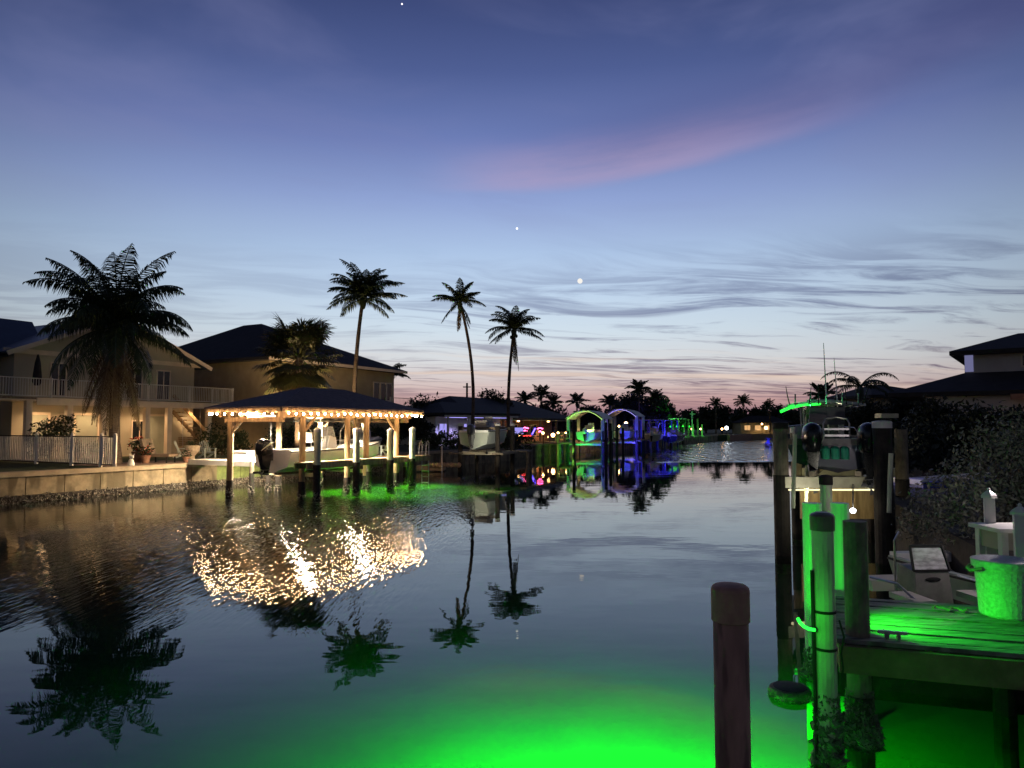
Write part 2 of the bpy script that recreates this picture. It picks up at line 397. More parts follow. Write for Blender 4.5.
def rock_ring(mb, c, r, z0, z1, n, size, rr=R):
    """shell crust: small shards crowding a piling"""
    for i in range(n):
        a = rr.uniform(0, 2 * pi); z = rr.uniform(z0, z1) if rr.random() < 0.6 else z0 + (z1 - z0) * rr.random() ** 2
        q = Vector((c[0] + cos(a) * r, c[1] + sin(a) * r, z)); s = size * rr.uniform(0.5, 1.4) * (1.25 - 0.6 * (z - z0) / max(0.01, z1 - z0))
        M = Matrix.Rotation(rr.uniform(0, 6), 3, 'X') @ Matrix.Rotation(rr.uniform(0, 6), 3, 'Y')
        pts = [M @ Vector(w) * s for w in ((1, 0, 0), (-0.6, 0.8, 0), (-0.6, -0.8, 0), (0.1, 0, 0.55), (0, 0.1, -0.5))]
        mb.add([q + w for w in pts], [(0, 1, 3), (1, 2, 3), (2, 0, 3), (1, 0, 4), (2, 1, 4), (0, 2, 4)])

# ------------------------------------------------------------------ foliage helpers
def frond(mb, base, az, e0, L, droop, nl=34, ll=0.75, w=0.06, hang=0.5, rr=R, twist=0.0):
    steps = 14; q = Vector(base); e = e0; pts = [q.copy()]; dirs = []
    for i in range(steps):
        a = az + twist * i / steps
        d = Vector((cos(e) * cos(a), cos(e) * sin(a), sin(e))); q = q + d * (L / steps); pts.append(q.copy()); dirs.append(d)
        e -= droop / steps * (0.5 + 1.1 * i / steps)
    mb.tube(pts, [0.045 * (1 - 0.8 * i / steps) + 0.006 for i in range(steps + 1)], 4, False)
    for j in range(nl):
        s = 0.10 + 0.90 * (j + rr.uniform(-.3, .3)) / nl
        s = min(0.995, max(0.05, s)); k = min(steps - 1, int(s * steps)); fr = s * steps - k
        c = pts[k].lerp(pts[k + 1], fr); d = dirs[k]
        side = d.cross(Vector((0, 0, 1)))
        if side.length < 0.05: side = Vector((1, 0, 0))
        side.normalize()
        prof = (sin(pi * min(1, s * 0.93 + 0.12)) ** 0.6) * 0.85 + 0.15
        for sg in (-1, 1):
            if rr.random() < 0.06: continue
            l = ll * prof * rr.uniform(0.8, 1.12)
            dir1 = (side * sg * rr.uniform(0.75, 0.95) + d * rr.uniform(0.5, 0.75) + Vector((0, 0, rr.uniform(0.0, 0.25) - hang * 0.6))).normalized()
            dir2 = (dir1 * 0.75 + Vector((0, 0, -hang * rr.uniform(0.8, 1.6)))).normalized()
            m = c + dir1 * l * 0.5; tip = m + dir2 * l * 0.5; wv = d * w * 0.5
            mb.add([c - wv * 0.6, c + wv * 0.6, m + wv, m - wv, tip], [(0, 1, 2, 3), (3, 2, 4)])
def palm(name, label, base, top, r, spec, group=None, dead=None, nuts=0, ll=0.75, w=0.06, nl=34, bend=0.0, leafm='palm_leaf', boot=True, hang=.65):
    base = Vector(base); top = Vector(top); t = thing(name, label, 'palm tree', base, 0, group)
    mid = (base + top) / 2 + Vector((bend, 0, 0)); pts = []; rad = []
    for i in range(13):
        s = i / 12; pts.append(base * (1 - s) ** 2 + mid * 2 * s * (1 - s) + top * s * s)
        rad.append(r * (1.5 - 0.5 * min(1, s * 5)) * (1 - 0.28 * s) * (1 + 0.06 * (i % 2)))
    MB().tube(pts, rad, 9).build('trunk', 'bark', t)
    c = MB()
    for (az, e0, L, dr) in spec: frond(c, top + Vector((0, 0, R.uniform(-.1, .25))), az, e0, L, dr, nl, ll, w, hang)
    if boot: c.ball(top - Vector((0, 0, 0.25)), r * 1.5, 8, 5, (1, 1, 2.2))
    c.build('crown', leafm, t)
    if dead:
        d = MB()
        for (az, e0, L, dr) in dead: frond(d, top - Vector((0, 0, R.uniform(0.1, .5))), az, e0, L, dr, nl, ll * 0.8, w * 0.8, hang=0.9)
        d.build('dead_fronds', 'dead_leaf', t)
    if nuts:
        k = MB()
        for i in range(nuts):
            a = R.uniform(0, 6.28); k.ball(top + Vector((cos(a) * 0.3, sin(a) * 0.3, -0.45 - R.uniform(0, .4))), 0.14, 7, 5, (1, 1, 1.25))
        k.build('coconut_cluster', 'palm_leaf', t)
    return t
def ring(n, e, L, dr, az0=0.0, je=0.17, jl=0.14):
    return [(az0 + 2 * pi * i / n + R.uniform(-.2, .2), e + R.uniform(-je, je), L * R.uniform(1 - jl, 1 + jl), dr * R.uniform(.85, 1.15)) for i in range(n)]
def leafcloud(mb, ells, n, size, clump=0.22, per=14, seed=1, inner=0.55):
    """leaf clumps spread through the ellipsoids' volume"""
    g = np.random.default_rng(seed); vol = np.array([e[3] * e[4] * e[5] for e in ells]) ** (2 / 3); vol /= vol.sum()
    nc = max(1, n // per); pick = g.choice(len(ells), nc, p=vol); E = np.array(ells)[pick]
    d = g.normal(size=(nc, 3)); d /= np.linalg.norm(d, axis=1)[:, None]
    rad = (inner + (1.0 - inner) * g.random(nc) ** 0.6)[:, None]
    cen = E[:, :3] + d * rad * E[:, 3:6]
    spread = clump * E[:, 3:6].min(axis=1)
    pos = np.repeat(cen, per, 0) + g.normal(size=(nc * per, 3)) * np.repeat(spread, per)[:, None] * np.array((1, 1, 0.8))
    N = len(pos); a = g.normal(size=(N, 3)); a /= np.linalg.norm(a, axis=1)[:, None]
    bb = np.cross(a, g.normal(size=(N, 3))); bb /= np.linalg.norm(bb, axis=1)[:, None]
    s = (size * (0.55 + 0.9 * g.random(N)))[:, None]
    q = np.stack([pos - a * s, pos + bb * s * 0.42, pos + a * s, pos - bb * s * 0.42], 1).reshape(-1, 3)
    o = len(mb.v); mb.v.extend(map(tuple, q.tolist())); mb.f.extend([(o + 4 * i, o + 4 * i + 1, o + 4 * i + 2, o + 4 * i + 3) for i in range(N)])
def tree(name, label, cat, base, ells, n, size, tr=0.15, group=None, leafm='leaf', seed=1, clump=0.22, inner=0.5):
    base = Vector(base); t = thing(name, label, cat, base, 0, group); tm = MB()
    E = [(base.x + e[0], base.y + e[1], base.z + e[2], e[3], e[4], e[5]) for e in ells]
    low = min(e[2] - e[5] * 0.4 for e in E)
    fork = Vector((base.x, base.y, max(base.z + 0.15, low)))
    tm.tube([base, (base + fork) / 2 + Vector((tr * .3, 0, 0)), fork], [tr * 1.3, tr, tr * 0.85], 8)
    for e in E:
        for k in range(3):
            tip = Vector((e[0] + R.uniform(-.5, .5) * e[3], e[1] + R.uniform(-.5, .5) * e[4], e[2] + R.uniform(-.1, .6) * e[5]))
            tm.tube([fork, fork.lerp(tip, .5) + Vector((0, 0, -.08 * e[5])), tip], [tr * .6, tr * .35, tr * .1], 5)
    tm.build('trunk', 'bark', t); c = MB(); leafcloud(c, E, n, size, clump, seed=seed, inner=inner); c.build('crown', leafm, t)
    return t
def fan_leaf(mb, base, az, e0, petiole, R_, nb=22, rr=R, droop=0.5):
    d = Vector((cos(e0) * cos(az), cos(e0) * sin(az), sin(e0))); c = Vector(base) + d * petiole + Vector((0, 0, -petiole * petiole * 0.05))
    mb.tube([base, (Vector(base) + c) / 2 + Vector((0, 0, .04)), c], [0.035, 0.025, 0.02], 4, False)
    side = d.cross(Vector((0, 0, 1))); side = side.normalized() if side.length > 0.05 else Vector((1, 0, 0)); up = side.cross(d)
    for i in range(nb):
        th = (i / (nb - 1) - 0.5) * 2 * 2.0
        bd = (d * cos(th) + side * sin(th) + up * 0.12 * (1 - abs(th) / 2)).normalized(); l = R_ * (0.72 + 0.28 * cos(th * 0.7)) * rr.uniform(.9, 1.08)
        m = c + bd * l * 0.62; tip = m + (bd * 0.75 + Vector((0, 0, -droop * rr.uniform(.6, 1.3)))).normalized() * l * 0.38
        wv = bd.cross(up).normalized() * 0.062
        mb.add([c, m + wv, m - wv, tip], [(0, 1, 2), (2, 1, 3)])

# ================================================================== SETTING
WL = 0.0
# shoreline (counter-clockwise water outline is not needed: land is laid over the bed)
left_shore = [FL.p(a, 0.25) for a in (-32, 42)] + [FL.p(a, 2.6) for a in (42.01, 136)]
land_l = [(q.x, q.y) for q in left_shore] + [(52, 162), (70, 172), (130, 330), (-420, 330), (-420, -30), (-45, -30)]
MB().poly(land_l[:2] + land_l[2:], -2.9, 1.2).build('lawn', 'grass')['kind'] = 'structure'
right_shore = [(5.9, -20), (7.3, 4), (7.4, 9.4), (7.7, 11.5), (10.2, 19), (16.5, 36), (47, 118), (64, 162), (70, 172.01)]
land_r = [(300, -20)] + [(300, 330), (130.5, 330)] + right_shore[::-1]
MB().poly(land_r, -2.9, 1.1).build('ground', 'earth')['kind'] = 'structure'
wmsh = MB(); wmsh.add([(-60, -30, 0), (120, -30, 0), (120, 190, 0), (-60, 190, 0)], [(0, 1, 2, 3)])
wmsh.build('water', 'water')['kind'] = 'structure'
bed = MB(); bed.add([(-400, -300, -2.1), (500, -300, -2.1), (500, 1500, -2.1), (-400, 1500, -2.1)], [(0, 1, 2, 3)])
bed.build('canal_bed', 'mud')['kind'] = 'structure'

sh = MB(); sh.add([FL.p(-30, 0.1, -.75), FL.p(136, .1, -.75), FL.p(136, -9.5, -1.25), FL.p(-30, -9.5, -1.25), FL.p(-30, -16, -3.05), FL.p(136, -16, -3.05)], [(0, 1, 2, 3), (3, 2, 5, 4)])
sh.build('shoal', 'mud')['kind'] = 'structure'
# left seawall: concrete panels, cap, oyster crust at the tide line
def seawall(name, label, a0, a1, b0, ztop, mwall, mcap, capw=0.55, crust=True, step=1.55):
    t = thing(name, label, 'seawall', FL.p(a0, b0, 0)); w = MB(); k = a0
    while k < a1 - 0.05:
        e = min(k + step, a1)
        w.fbox(FL, k + 0.018, e - 0.018, b0 - 0.005, b0 + 0.24, -2.6, ztop - 0.2); w.fbox(FL, k - 0.02, k + 0.02, b0 + 0.05, b0 + 0.22, -2.6, ztop - 0.2); k = e
    w.build('wall_panel', mwall, t)
    MB().fbox(FL, a0, a1, b0 - 0.12, b0 + capw, ztop - 0.2, ztop).build('cap', mcap, t)
    if crust:
        MB().fbox(FL, a0, a1, b0 - .022, b0 + .1, -2.5, .30).build('wet_band', 'wood_dark', t)
        c = MB(); rr = random.Random(5)
        for i in range(int((a1 - a0) * 90)):
            z = rr.uniform(-0.05, 0.36) * (0.7 + 0.3 * sin(i * .013)); q = FL.p(rr.uniform(a0, a1), b0 - rr.uniform(0, 0.10), z); s = rr.uniform(.03, .085)
            M = Matrix.Rotation(rr.uniform(0, 6), 3, 'X') @ Matrix.Rotation(rr.uniform(0, 6), 3, 'Y')
            pts = [M @ Vector(x) * s for x in ((1, 0, 0), (-.6, .8, 0), (-.6, -.8, 0), (.1, 0, .6))]
            c.add([q + x for x in pts], [(0, 1, 3), (1, 2, 3), (2, 0, 3), (2, 1, 0)])
        o = c.build('oyster_crust', 'oyster', t); o['kind'] = 'stuff'
    return t
seawall('seawall', 'pale concrete seawall with a flat cap below the picket fence and patio', -30, 10.3, 0, 1.25, 'concrete', 'concrete_cap')
seawall('seawall', 'lower mossy green stretch of seawall beside the lit boathouse', 10.32, 24, 0.1, 1.22, 'moss_wall', 'wood_grey', 0.4)
seawall('seawall', 'dark seawall stretch in front of the houses with violet and pink lights', 24.02, 42, 0.0, 1.2, 'concrete', 'concrete_cap', 0.5, False)
seawall('seawall', 'distant dark seawall behind the green and blue boat lifts', 42.05, 136, 2.35, 1.2, 'concrete', 'concrete_cap', 0.5, False)
fw = thing('seawall', 'reddish brown seawall across the far end of the canal', 'seawall', (52, 160, 0))
MB().bar((44.5, 148.5, -0.2), (54, 163, -0.2), 0.5, 2.9).bar((54, 163, -0.2), (72, 172.4, -0.2), 0.5, 2.9).build('wall_panel', 'terracotta', fw)
rs = MB()
for q0, q1 in zip(right_shore[1:-2], right_shore[2:-1]): rs.bar((q0[0] - .15, q0[1], -0.8), (q1[0] - .15, q1[1], -0.8), 0.3, 3.9)
single(rs, 'seawall', 'wood_dark', 'dark seawall along the right bank under the big shrub', 'seawall')
# patio
MB().fbox(FL, 5.2, 10.2, 0.56, 4.2, 1.0, 1.225).build('patio', 'paver')['kind'] = 'structure'
MB().fbox(FL, 7.3, 20.5, 11.2, 13.4, 1.0, 1.215).build('porch_floor', 'concrete_cap')['kind'] = 'structure'

# ================================================================== HOUSE BY THE FENCE
def railing(fr, a0, a1, bb, z, h, mats=('picket', 'iron_black'), parent=None, name='railing', step=0.13, posts=None, along='a', pw=0.025):
    """posts, rails, balusters as one railing"""
    def pt(s, z_): return fr.p(s, bb, z_) if along == 'a' else fr.p(bb, s, z_)
    m = MB(); k = a0
    while k <= a1: m.bar(pt(k, z + 0.08), pt(k, z + h - .03), pw); k += step
    o = m.build(name, mats[0], parent)
    MB().bar(pt(a0, z + h), pt(a1, z + h), 0.06, 0.05).bar(pt(a0, z + 0.08), pt(a1, z + 0.08), 0.04, 0.04).build('rail', mats[1], o)
    for q in (posts or []): MB().bar(pt(q, z), pt(q, z + h + 0.06), 0.1).build('post', mats[0], o)
    return o
def window(fr, a0, a1, bb, z0, z1, parent, trim='house_trim', pane='glass_dark', mull=1, name='window', out=-1):
    f = MB(); w = 0.09; d0, d1 = sorted((bb, bb + out * 0.06))
    for (x0, x1, y0, y1) in ((a0, a1, z0 - w, z0), (a0, a1, z1, z1 + w), (a0 - w, a0, z0 - w, z1 + w), (a1, a1 + w, z0 - w, z1 + w)): f.fbox(fr, x0, x1, d0, d1, y0, y1)
    for i in range(mull):
        c = a0 + (a1 - a0) * (i + 1) / (mull + 1); f.fbox(fr, c - .03, c + .03, d0, d1, z0, z1)
    o = f.build(name, trim, parent)
    e0, e1 = sorted((bb, bb + out * 0.03)); MB().fbox(fr, a0, a1, e0, e1, z0, z1).build('pane', pane, o)
    return o
def slab(m, q0, q1, q2, q3, th):
    """a roof plane with thickness"""
    q = [Vector(x) for x in (q0, q1, q2, q3)]; nrm = (q[1] - q[0]).cross(q[3] - q[0]).normalized()
    if nrm.z < 0: nrm = -nrm
    lo = [x - nrm * th for x in q]
    m.add(q + lo, [(0, 1, 2, 3), (7, 6, 5, 4), (0, 4, 5, 1), (1, 5, 6, 2), (2, 6, 7, 3), (3, 7, 4, 0)])
h1 = thing('house', 'two storey cream house with gable roof and lit porch behind the coconut palm', 'house', FL.p(13.2, 13.4, 1.2))
ga0, ga1, gb = 6.9, 19.5, 13.4; zf, ze, za = 4.70, 7.55, 10.2; gm = (ga0 + ga1) / 2
wl = MB().fbox(FL, ga0 + .3, ga1 - .3, gb + .1, gb + 11, 1.2, ze); wl.build('wall', 'house_wall', h1)
g = MB(); pts = [FL.p(ga0 + .3, gb + .15, ze), FL.p(ga1 - .3, gb + .15, ze), FL.p(gm, gb + .15, za - .12)]; pts2 = [FL.p(ga0 + .3, gb + .35, ze), FL.p(ga1 - .3, gb + .35, ze), FL.p(gm, gb + .35, za - .12)]
g.add(pts + pts2, [(0, 1, 2), (5, 4, 3), (0, 3, 4, 1), (1, 4, 5, 2), (2, 5, 3, 0)]); g.build('gable', 'house_wall', h1)
rf = MB(); f0 = gb - .75
for sgn, ax in ((-1, ga0 - .5), (1, ga1 + .5)):
    slab(rf, FL.p(ax, f0, ze - .25), FL.p(ax, gb + 12, ze - .25), FL.p(gm, gb + 12, za), FL.p(gm, f0, za), 0.12)
rf.build('roof', 'roof_blue', h1)
fa = MB()
for ax in (ga0 - .5, ga1 + .5): fa.bar(FL.p(ax, f0 - .03, ze - .36), FL.p(gm, f0 - .03, za - .11), 0.07, 0.26)
fa.bar(FL.p(ga0 - .3, gb + .05, ze - .12), FL.p(ga1 + .3, gb + .05, ze - .12), 0.12, 0.28)
fa.build('fascia', 'house_trim', h1)
MB().fbox(FL, -9, ga0 + .25, gb + 1.6, gb + 10, 1.2, 7.35).build('wing_wall', 'house_wall', h1)
wr = MB(); slab(wr, FL.p(-9.5, gb + .7, 7.2), FL.p(9.5, gb + .7, 7.2), FL.p(11, gb + 5.6, 9.95), FL.p(-9.5, gb + 5.6, 9.95), 0.12)
slab(wr, FL.p(-9.5, gb + 10.6, 7.2), FL.p(9.5, gb + 10.6, 7.2), FL.p(11, gb + 5.62, 9.95), FL.p(-9.5, gb + 5.62, 9.95), 0.12); wr.build('wing_roof', 'roof_blue', h1)
MB().fbox(FL, 2.0, 20.7, 11.05, gb + .1, zf - .12, zf).build('balcony_floor', 'wood_grey', h1)
MB().fbox(FL, 7.2, 20.75, 10.98, 11.05, zf - .42, zf - .02).build('balcony_beam', 'house_trim', h1)
MB().fbox(FL, 2.0, 20.7, 11.06, gb + .1, zf - .20, zf - .12).build('porch_ceiling', 'house_trim', h1)
railing(FL, 2.0, 20.7, 11.1, zf, 1.05, ('white_paint', 'white_paint'), h1, 'balcony_railing', .14, [2.1, 5, 8, 11, 14, 17, 20.6])
railing(FL, 11.2, gb, 20.62, zf, 1.05, ('white_paint', 'white_paint'), h1, 'balcony_railing', .14, [gb - .1], 'b')
for px in (27, 68, 103, 146, 168, 208):
    a = FL.a_at(px, 11.3, 2.5); MB().fbox(FL, a - .16, a + .16, 11.15, 11.45, 1.2, zf - .2).build('porch_post', 'house_trim', h1)
for p0, p1 in ((30, 47), (75, 97), (148, 164)):
    a0, a1 = FL.a_at(p0, 13.4, 2.5), FL.a_at(p1, 13.4, 2.5); d = MB().fbox(FL, a0, a1, 13.40, 13.50, 1.22, 3.75).build('door', 'house_door', h1)
    m = MB(); m.fbox(FL, a0 - .14, a0, 13.36, 13.50, 1.22, 3.9).fbox(FL, a1, a1 + .14, 13.36, 13.5, 1.22, 3.9).fbox(FL, a0, a1, 13.36, 13.5, 3.75, 3.9); m.build('door_frame', 'house_trim', d)
a = FL.a_at(140, 13.4, 2.5); window(FL, a - .5, a + .5, 13.5, 2.2, 3.4, h1, pane='glass_dark')
for p0, p1 in ((52, 66), (128, 142), (158, 170)):
    a0, a1 = FL.a_at(p0, 13.4, 6), FL.a_at(p1, 13.4, 6); window(FL, a0, a1, 13.5, 4.95, 6.85, h1)
for aa in (8.6, 11.4, 14.8, 18.6):
    MB().lathe(FL.p(aa, 12.4, 4.40), [(0.02, 0), (0.13, 0.02), (0.15, 0.07), (0.15, 0.10)], 12).build('ceiling_lamp', 'lamp_warm', h1)
    spot('porch_light', FL.p(aa, 12.3, 4.3), (0, 0, -1), (1.0, 0.60, 0.30), 210, 158, 0.08, h1, .7)
stc = MB()
for dz in (0, 1.1): stc.bar(FL.p(16.9, 12.6, 4.3 + dz - .2), FL.p(19.9, 12.6, 1.3 + dz), 0.09, 0.22)
for i in range(11): stc.fbox(FL, 17.1 + i * .27, 17.38 + i * .27, 12.1, 13.1, 4.0 - i * .265, 4.05 - i * .265)
stc.build('staircase', 'wood_pale', h1)
um = thing('patio_umbrella', 'closed dark umbrella standing on the upstairs balcony at far left', 'umbrella', FL.p(FL.a_at(37, 12, 5.5), 12, zf))
c = Vector(um.location); MB().tube([c, c + Vector((0, 0, 2.5))], .03, 8).build('pole', 'metal', um)
MB().lathe(c, [(.12, .7), (.24, .9), (.22, 1.3), (.15, 2.0), (.05, 2.45), (.01, 2.5)], 10).build('canopy', 'canvas', um)

# side fence, perpendicular to the seawall
fe = thing('picket_fence', 'beige picket fence with dark top rail running back from the seawall', 'fence', FL.p(5.0, 0.4, 1.2))
FF = Fr((FL.p(5.0, 0.35).x, FL.p(5.0, 0.35).y), (FL.n.x, FL.n.y))
for i, (s0, s1) in enumerate(((0.1, 1.1), (1.1, 3.4), (3.4, 6.4), (6.4, 10.4))):
    k = s0 + .1; m = MB()
    while k < s1 - .05: m.bar(FF.p(k, 0, 1.3), FF.p(k, 0, 2.56), .075, .018, FF.n.to_3d()); k += .155
    m.build('picket_panel', 'picket', fe)
MB().bar(FF.p(0, 0, 2.6), FF.p(10.4, 0, 2.6), .07, .05).bar(FF.p(0, 0, 1.32), FF.p(10.4, 0, 1.32), .05, .05).build('rail', 'iron_black', fe)
for s in (0.05, 1.1, 3.4, 6.4, 10.4): MB().bar(FF.p(s, 0, 1.2), FF.p(s, 0, 2.66), .12).ball(FF.p(s, 0, 2.70), .075, 8, 5).build('post', 'white_paint', fe)

# palms and planting on the left
pb = FL.p(8.6, 3.8, 1.2); pb = G(114, 36.0, 1.2)
palm('coconut_palm', 'large bushy coconut palm with hanging dead fronds in front of the cream house', pb, P(116, 330, 36.0), .26,
     ring(8, 1.38, 4.7, 1.2) + ring(9, 1.12, 4.4, 1.8) + ring(9, .75, 4.2, 1.9) + ring(7, .3, 4.1, 1.6, .2) + ring(5, -.15, 4.3, 1.2) + ring(4, -.45, 4.2, .9),
     dead=ring(10, -1.32, 4.5, .12) + ring(4, -1.0, 4.2, .4), nuts=7, ll=1.2, w=.065, nl=64, hang=.95)
fp = thing('fan_palm', 'round headed cabbage palm with fan leaves lit from below behind the boathouse', 'palm tree', G(299, 47, 1.2))
fb = G(299, 47, 1.2); ft = P(299, 358, 47)
MB().tube([fb, (fb + ft) / 2, ft], [.3, .24, .26], 10).build('trunk', 'bark', fp)
m = MB()
for i in range(64):
    e = R.uniform(-.85, 1.25); fan_leaf(m, ft + Vector((0, 0, R.uniform(-.3, .4))), R.uniform(0, 6.28), e, R.uniform(1.3, 2.2), R.uniform(1.3, 1.65), 24)
m.build('crown', 'fan_leaf', fp); m = MB()
for i in range(12): fan_leaf(m, ft - Vector((0, 0, R.uniform(.2, .8))), R.uniform(0, 6.28), R.uniform(-1.35, -.9), R.uniform(1.0, 1.6), R.uniform(1.1, 1.4), droop=.9)
m.build('dead_fronds', 'dead_leaf', fp)
palm('coconut_palm', 'tall slim palm with compact crown rising behind the boathouse roof', G(355, 52, 1.2), P(363, 299, 52), .17,
     ring(9, 1.36, 3.0, 1.4) + ring(11, 1.05, 3.1, 1.6) + ring(10, .65, 3.0, 1.3) + ring(8, .3, 2.9, 1.2) + [(3.3, -.1, 2.9, .8), (-.1, .25, 3.4, .7), (2.6, -.15, 2.6, .9), (.5, -.2, 2.4, .9)],
     ll=.75, w=.08, nl=36, bend=-.55)
palm('coconut_palm', 'tall leaning palm with open crown, left of the pair in mid canal bank', G(470, 60, 1.2), P(460, 303, 60), .15,
     ring(6, 1.3, 2.2, 1.2, .5) + ring(7, .8, 2.3, 1.1) + ring(6, .25, 2.4, 1.0) + [(3.5, -.7, 2.6, .5), (-.5, -.9, 2.1, .4)], dead=ring(3, -1.3, 2.0, .1), nuts=5, ll=.62, w=.085, nl=30, bend=1.25, boot=True)
palm('coconut_palm', 'shorter palm with drooping fronds, right of the pair in mid canal bank', G(509, 63, 1.2), P(514, 330, 63), .16,
     ring(7, 1.3, 2.6, 1.5, .3) + ring(8, .85, 2.8, 1.4) + ring(7, .35, 2.9, 1.4) + [(3.6, -.35, 2.9, .6), (3.9, -.2, 2.8, 1.0), (-.3, -.05, 2.9, .8)], dead=[(-1.2, -1.35, 3.0, .1), (.2, -1.4, 3.2, .1), (1.5, -1.3, 2.4, .1)], nuts=4, ll=.7, w=.09, nl=30, bend=-.5)
palm('coconut_palm', 'small dark palm peeking out past the right end of the stucco house', G(392, 74, 1.2), P(391, 376, 74), .16, ring(6, 1.0, 1.9, 1.2) + ring(8, .4, 2.1, 1.4), ll=.6, w=.1, nl=20)
tree('hibiscus_bush', 'dark flowering bush standing just behind the picket fence', 'bush', FL.p(FL.a_at(50, 8.5, 2), 8.5, 1.2),
     [(0, 0, 1.35, .95, .95, .85), (.5, .4, 1.9, .6, .6, .6), (-.6, 0, .9, .6, .6, .6)], 1500, .10, .05, seed=4)
m = MB(); leafcloud(m, [(*FL.p(FL.a_at(50, 8.5, 2), 8.5, 2.75), 1.0, 1.0, .9)], 60, .06, .05, 1, 9, 0.95)
bh = [o for o in bpy.data.objects if o.name == 'hibiscus_bush'][0]; m.build('blossoms', 'flower_pink', bh)

# patio things --------------------------------------------------------------
def adirondack(label, loc, rz, group):
    t = thing('adirondack_chair', label, 'chair', loc, rz, group); 
    m = MB()
    for i in range(5):
        y = (i - 2) * .105; m.bar((-.18, y, .30), (-.48, y * 1.25, 1.02 - abs(i - 2) * .05), .095, .022, (0, 1, 0))
    m.build('backrest', 'resin_chair', t, False)
    m = MB()
    for i in range(5): m.bar((.28 - i * .11, -.27, .37 - i * .02), (.28 - i * .11, .27, .37 - i * .02), .1, .022)
    m.build('seat', 'resin_chair', t, False)
    for s in (-1, 1):
        MB().box((0, s * .34, .56), (.66, .13, .025)).build('armrest', 'resin_chair', t, False)
        MB().bar((.29, s * .33, 0), (.29, s * .33, .55), .09, .03).build('leg', 'resin_chair', t, False)
        MB().bar((.27, s * .29, .33), (-.52, s * .29, .0), .03, .11).build('leg', 'resin_chair', t, False)
        MB().bar((-.3, s * .33, .3), (-.3, s * .33, .55), .06, .03).build('arm_support', 'resin_chair', t, False)
    return t
aim = FL.rz - pi / 2
ac = adirondack('white slatted garden chair seen side on, left of the stone urn', G(183, 43, 1.2), aim + 1.0, 'white garden chairs on the lawn')
dup(ac, G(207.5, 43, 1.2), aim - .15, 'white slatted garden chair facing the canal, right of the stone urn')
t = thing('urn_planter', 'pale stone pedestal urn on the patio edge beside the garden chairs', 'planter', G(192, 38.2, 1.22)); c = t.location
MB().lathe(c, [(.26, 0), (.27, .08), (.13, .14), (.12, .3), (.2, .38), (.34, .55), (.4, .8), (.43, .84), (.38, .86), (.36, .8)], 18).build('urn', 'stone_urn', t, smooth=False)
m = MB(); leafcloud(m, [(c[0], c[1], c[2] + .92, .32, .32, .16)], 120, .07, .3, 6, 3); m.build('plant', 'leaf', t)
for i, (px, Y, l) in enumerate(((292, 45.2, 'small uplight added at the foot to brighten the cabbage palm'), (322, 49, 'small added uplight right of the cabbage palm against the stucco house'))):
    c = G(px, Y, 1.2); t = thing('added_uplight', l, 'lamp', c, 0, 'uplights added for brightness'); MB().lathe(c, [(.05, 0), (.08, .04), (.10, .22), (.07, .22)], 10).build('housing', 'iron_black', t)
    MB().lathe(c + Vector((0, 0, .2)), [(.06, 0), (.06, .012)], 10).build('lens', 'lamp_small_warm', t); spot('uplight', c + Vector((0, 0, .3)), (.05, .25, 1), (1, .66, .34), 2300, 130, .05, t, .6)  # added lamps: they brighten the palm crown and the stucco wall
def pot(label, loc, flower, group=None, s=1.0, seed=1):
    t = thing('flower_pot', label, 'flower pot', loc, 0, group); c = Vector(loc)
    MB().lathe(c, [(.16 * s, 0), (.24 * s, .34 * s), (.27 * s, .35 * s), (.27 * s, .42 * s), (.23 * s, .42 * s), (.2 * s, .36 * s)], 14).build('pot', 'terracotta', t)
    m = MB(); leafcloud(m, [(c.x, c.y, c.z + .62 * s, .34 * s, .34 * s, .26 * s)], 260, .07 * s, .25, 8, seed); m.build('leaves', 'leaf', t)
    m = MB(); leafcloud(m, [(c.x, c.y, c.z + .70 * s, .36 * s, .36 * s, .26 * s)], 70, .055 * s, .1, 2, seed + 1, .9); m.build('flowers', flower, t)
    return t
pot('terracotta pot of bright red flowers behind the fence end', G(139, 37.2, 1.225), 'flower_red', None, 1.35, 3)
pot('low terracotta pot of red flowers beside the covered lounger', G(145.5, 36.3, 1.225), 'flower_red', None, .95, 6)
pot('small pot of pink blossom by the foot of the urn', G(186, 37.3, 1.225), 'flower_pink', None, .7, 8)
pot('pink flowering pot seen through the fence pickets near its middle', FL.p(FL.a_at(76, 7.5, 1.6), 7.5, 1.2), 'flower_pink', None, 1.2, 10)
pot('pink flowering pot seen through the fence pickets nearer the seawall', FL.p(FL.a_at(97, 6.2, 1.6), 6.2, 1.2), 'flower_pink', None, 1.2, 12)
t = thing('patio_lounger', 'patio lounger with upright back under a tan cover beside the flower pots', 'lounger', G(156, 37.0, 1.225), FL.rz - 1.2)
MB().bar((-.35, -.42, .42), (-.62, -.42, 1.18), .09).bar((-.35, .42, .42), (-.62, .42, 1.18), .09).add([(-.34, -.44, .40), (-.34, .44, .40), (-.62, .44, 1.2), (-.62, -.44, 1.2), (-.27, -.44, .40), (-.27, .44, .40), (-.55, .44, 1.22), (-.55, -.44, 1.22)], [(0, 1, 2, 3), (7, 6, 5, 4), (0, 4, 5, 1), (1, 5, 6, 2), (2, 6, 7, 3), (3, 7, 4, 0)]).build('backrest', 'cover_tan', t, False)
MB().box((.3, 0, .38), (1.3, .86, .13)).build('seat', 'cover_tan', t, False)
for x in (-.25, .8):
    for y in (-.36, .36): MB().bar((x, y, 0), (x, y, .33), .06).build('leg', 'iron_black', t, False)
t = thing('garden_ornament', 'small white dog shaped garden ornament on the seawall cap by fence end', 'ornament', G(131, 33.6, 1.25)); c = Vector(t.location)
